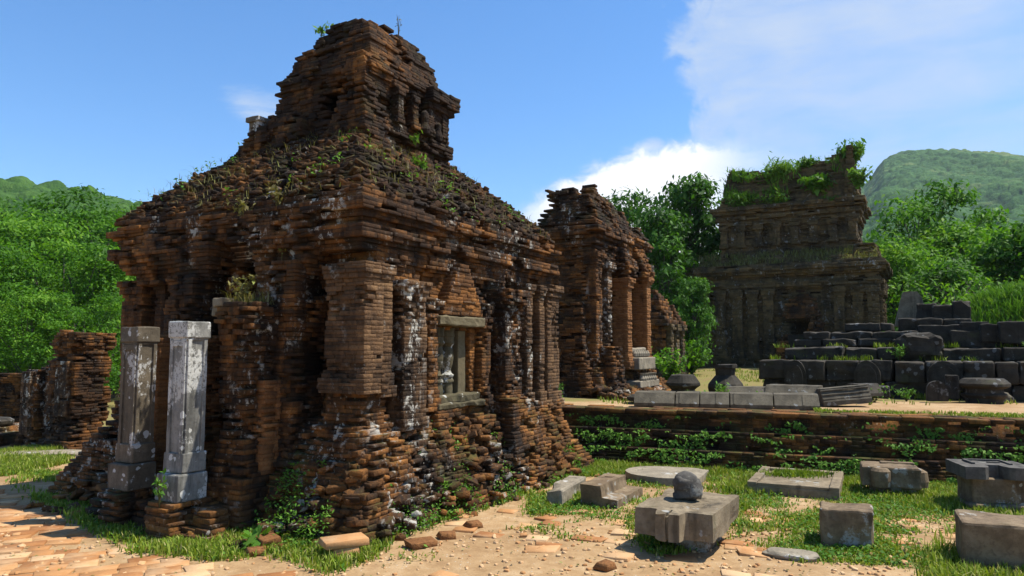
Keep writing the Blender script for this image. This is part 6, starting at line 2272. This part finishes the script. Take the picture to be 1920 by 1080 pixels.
def plant(name, label, cat, loc, h, spread, stems, per, leaf, mat, seed, group=None, aspect=0.45, droop=0.5, stemr=0.004, tip=0.3):
    rng = np.random.default_rng(seed)
    o = thing(name, label, cat, loc, 0, group)
    st = Stone(seed)
    P, T = [], []
    for i in range(stems):
        a = rng.uniform(0, 2 * math.pi)
        r = spread * rng.uniform(0.2, 1.0)
        hh = h * rng.uniform(0.55, 1.05)
        e = np.array([math.cos(a) * r, math.sin(a) * r, hh])
        m = e * np.array([0.35, 0.35, 0.55])
        st.tube([(0, 0, -0.02), m, e], [stemr, stemr * 0.8, stemr * 0.4], 4)
        t = rng.uniform(tip, 1.05, per)[:, None]
        q = (2 * t * (1 - t)) * m + t * t * e
        q = q + rng.normal(0, leaf * 0.38, (per, 3))
        P.append(q)
        T.append(np.clip(rng.normal(0.5, 0.2, per), 0, 1))
    st.build('stem', M['dryweed'] if h < 0.6 else M['bark'], o)
    me = leaf_mesh('leaves', np.concatenate(P), leaf, np.concatenate(T), rng, aspect=aspect, droop=droop)
    link('leaves', me, mat, o)
    return o


def build_plants():
    W, D = M['weed'], M['dryweed']
    p = G(474, 990)
    plant('weed', 'big-leaved bright weed at the foot of the porch wall', 'plant', (p.x, p.y + 0.1, 0), 0.34, 0.17, 9, 4, 0.13, W, 801, aspect=0.75, tip=0.6)
    p = G(478, 1030)
    plant('weed', 'low broad-leaved weed in the grass below the big-leaved one', 'plant', (p.x, p.y, 0), 0.14, 0.13, 8, 3, 0.12, W, 802, aspect=0.5, tip=0.6)
    p = G(318, 950, 0.05)
    plant('weed', 'small climbing weed before the white stone post', 'plant', L2W(-1.22, 1.44, 0.08), 0.30, 0.06, 5, 12, 0.045, W, 803)
    plant('roof_weed', 'leggy yellow-green weed on top of the broken porch wall', 'plant', L2W(-0.5, 1.2, 2.08), 0.26, 0.16, 11, 12, 0.05, D, 804)
    plant('roof_weed', 'thin tall weed on the broken pier beside the arch', 'plant', L2W(-0.18, 0.98, 2.56), 0.30, 0.04, 2, 16, 0.04, D, 805)
    plant('roof_weed', 'trailing weed hanging over the dark arch', 'plant', L2W(-0.15, 1.65, 3.10), 0.26, 0.22, 10, 10, 0.045, D, 806)
    plant('roof_weed', 'leafy weed on the cornice between arch and corner', 'plant', L2W(-0.14, 1.1, 3.14), 0.28, 0.14, 9, 12, 0.045, D, 807)
    plant('roof_weed', 'bright green fern clump high on the lit roof slope', 'plant', L2W(1.85, 0.62, 3.98), 0.15, 0.15, 14, 10, 0.05, W, 808)
    plant('roof_weed', 'green shoot on the west shoulder of the tower top', 'plant', L2W(1.6, 2.2, 5.98), 0.26, 0.09, 5, 9, 0.06, W, 809, tip=0.5)
    plant('roof_weed', 'dry grass spikes on the very top of the tower', 'plant', L2W(2.2, 1.3, 6.10), 0.34, 0.06, 5, 3, 0.03, D, 810)
    plant('roof_weed', 'small green herb at the base of the tower blind door', 'plant', L2W(2.05, 0.86, 4.4), 0.16, 0.10, 6, 8, 0.05, W, 811)
    # terrace plants
    p = G(1048, 752, 0.70)
    plant('weed', 'low green weed where terrace and tall ruin meet', 'plant', (p.x, p.y, 0.73), 0.24, 0.16, 10, 14, 0.05, W, 820)
    for i, (px, py, h, s, lab) in enumerate(((1310, 762, 0.22, 0.28, 'sprawling weed before the third grey slab'), (1355, 760, 0.30, 0.12, 'upright weed against the long fourth slab'), (1640, 757, 0.26, 0.30, 'leafy weed at the end of the fluted column piece'),
                                            (1700, 755, 0.22, 0.22, 'green weed at the platform foot below the boulder'), (1415, 762, 0.16, 0.14, 'short grass-like weed before the last slab'))):
        p = G(px, py, 0.71)
        plant('weed', lab, 'plant', (p.x, p.y, 0.735), h, s, 12, 14, 0.055, W, 821 + i)
    p = G(1798, 752, 0.71)
    plant('weed', 'pale-leaved weed beside the disc-shaped pedestal', 'plant', (p.x, p.y, 0.735), 0.34, 0.10, 8, 14, 0.06, D, 830)
    plant('weed', 'fern-like weed on the platform step by the boulder', 'plant', PL(2.38, 0.36, 1.40), 0.26, 0.24, 14, 14, 0.055, W, 831)
    plant('weed', 'tall thin weed on the step under the mound', 'plant', PL(4.35, 0.36, 1.40), 0.48, 0.14, 8, 10, 0.055, W, 832)
    # big leaves on the terrace wall
    for i, (px, py, lab) in enumerate(((1556, 862, 'broad-leaved plant rooted in the terrace wall behind the framed slab'), (1905, 870, 'tall leafy plant climbing the terrace wall behind the notched slab'))):
        p = G(px, py)
        plant('weed', lab, 'plant', (p.x, p.y + 0.12, 0.05), 0.55, 0.24, 12, 14, 0.08, W, 840 + i)
    # shrubs on the saddle-roofed temple
    GRP = 'shrubs on the saddle roof'
    specs = [(1388, 385, 0.62, 0.45, 'rush-like shrub hanging low at the shaded end of the saddle roof', 0.20, 0.16), (1430, 338, 0.5, 0.55, 'yellow-green shrub on the ridge near the shaded end', 0.12, 0.4), (1462, 328, 0.75, 0.45, 'spiky green tuft in the hollow of the saddle ridge', 0.22, 0.14),
             (1456, 380, 0.5, 0.42, 'round leafy bush halfway down the saddle roof', 0.13, 0.45), (1514, 312, 0.55, 0.30, 'feathery upright shrub on the ridge before the gable', 0.12, 0.4), (1532, 352, 0.6, 0.34, 'broad-leaved bush just inside the gable', 0.20, 0.5),
             (1598, 300, 0.85, 0.32, 'tall bamboo-like shrub crowning the gable end', 0.17, 0.35), (1556, 378, 0.34, 0.3, 'small weed at the foot of the vault near the gable', 0.10, 0.4)]
    for i, (px, py, h, s, lab, lf, asp) in enumerate(specs):
        r = (px - 960) / F
        u = 0.62 if py > 345 else 0.95
        bx, by = 11.16 + 0.4924 * u, 22.0 + 0.8704 * u
        v = (bx - r * by) / (0.8704 + 0.4924 * r)
        Y = by + 0.4924 * v
        plant('roof_shrub', lab, 'shrub', AT(px, py + 10, Y), h * 0.78, s * 1.5, 46, 26, lf, M['weed'], 850 + i, GRP, aspect=asp, stemr=0.012, tip=0.2)
    r = (1612 - 960) / F
    plant('roof_shrub', 'hanging bush down the lit edge of the gable', 'shrub', AT(1612, 350, 22.3), 0.6, 0.35, 24, 24, 0.14, M['weed'], 870, GRP, stemr=0.012, tip=0.1)
    # grass on the ledge of the saddle-roofed temple
    rng = np.random.default_rng(131)
    n = 2600
    v = rng.uniform(0.0, 5.6, n)
    u = rng.uniform(-0.05, 0.55, n)
    z = 0.95 + 3.42 + np.clip(u, 0, 0.5) * 0.75
    X = 0.5073 * 22.0 + 0.4924 * u - 0.8704 * v
    Y = 22.0 + 0.8704 * u + 0.4924 * v
    k = patch(v * 2, u * 3) > 0.35
    blades('ledge_grass', np.stack([X, Y, z], 1)[k], 0.16, rng, M['dryweed'], lean=0.8, width=0.010, tint0=0.5, tints=0.25)
    # grass hanging over the saddle roof
    n = 3600
    v = rng.uniform(0.75, 4.7, n)
    zz = rng.uniform(5.75, 6.95, n)
    u = 0.62 + np.interp(zz, [5.9, 6.3, 6.7, 7.0], [-0.02, 0.08, 0.2, 0.34])
    k = (patch(v * 1.6 + 1, zz * 2.2) > 0.60) & (zz < 6.62 + 0.4 * (2 * (v - 0.58) / 4.27 - 1) ** 2)
    X = 0.5073 * 22.0 + 0.4924 * u - 0.8704 * v
    Y = 22.0 + 0.8704 * u + 0.4924 * v
    blades('saddle_grass', np.stack([X, Y, zz + 0.95], 1)[k], 0.22, rng, M['weed'], lean=1.0, width=0.012, tint0=0.55, tints=0.25)
    # undergrowth along the wood's edge and round the far temples
    for i, (px, Y, h, s, lab) in enumerate(((1255, 17.2, 0.8, 0.5, 'leafy bush at the ground beside the small far ruin'), (1295, 20, 1.0, 0.6, 'dark bush against the shaded end of the saddle-roofed temple'), (1668, 19.5, 1.2, 0.7, 'yellowish bush against the lit corner of the saddle-roofed temple'),
                                            (20, 16.0, 0.7, 0.8, 'low bush behind the straight brick wall'), (110, 16.5, 0.9, 0.9, 'dark bush behind the gateway stub'), (1790, 17.5, 1.4, 1.3, 'leafy bush just behind the upper pile of black stones'), (1860, 18.5, 1.6, 1.5, 'leafy bush behind the crest of the mound'))):
        x = (px - 960) / F * Y
        plant('bush', lab, 'bush', (x, Y, float(GZ(x, Y)) + (1.1 if px > 1750 else 0)), h, s, 26, 26, 0.12, M['leaf'], 880 + i, stemr=0.012, tip=0.1)


build_plants()


# ------------------------------------------------------------------ the air over the valley
def build_haze():
    b = bmesh.new()
    bmesh.ops.create_cube(b, size=1.0)
    me = bpy.data.meshes.new('haze')
    for v in b.verts:
        v.co = Vector((v.co.x * 3200, v.co.y * 3200, -3.0 + (v.co.z + 0.5) * 290))
    b.to_mesh(me)
    b.free()
    m = bpy.data.materials.new('haze')
    m.use_nodes = True
    nt = m.node_tree
    nt.nodes.clear()
    out = nt.nodes.new('ShaderNodeOutputMaterial')
    v = nt.nodes.new('ShaderNodeVolumePrincipled')
    v.inputs['Color'].default_value = (0.80, 0.90, 1.0, 1)
    v.inputs['Density'].default_value = 0.00017
    nt.links.new(v.outputs[0], out.inputs['Volume'])
    tag(link('haze', me, m), kind='stuff')


build_haze()
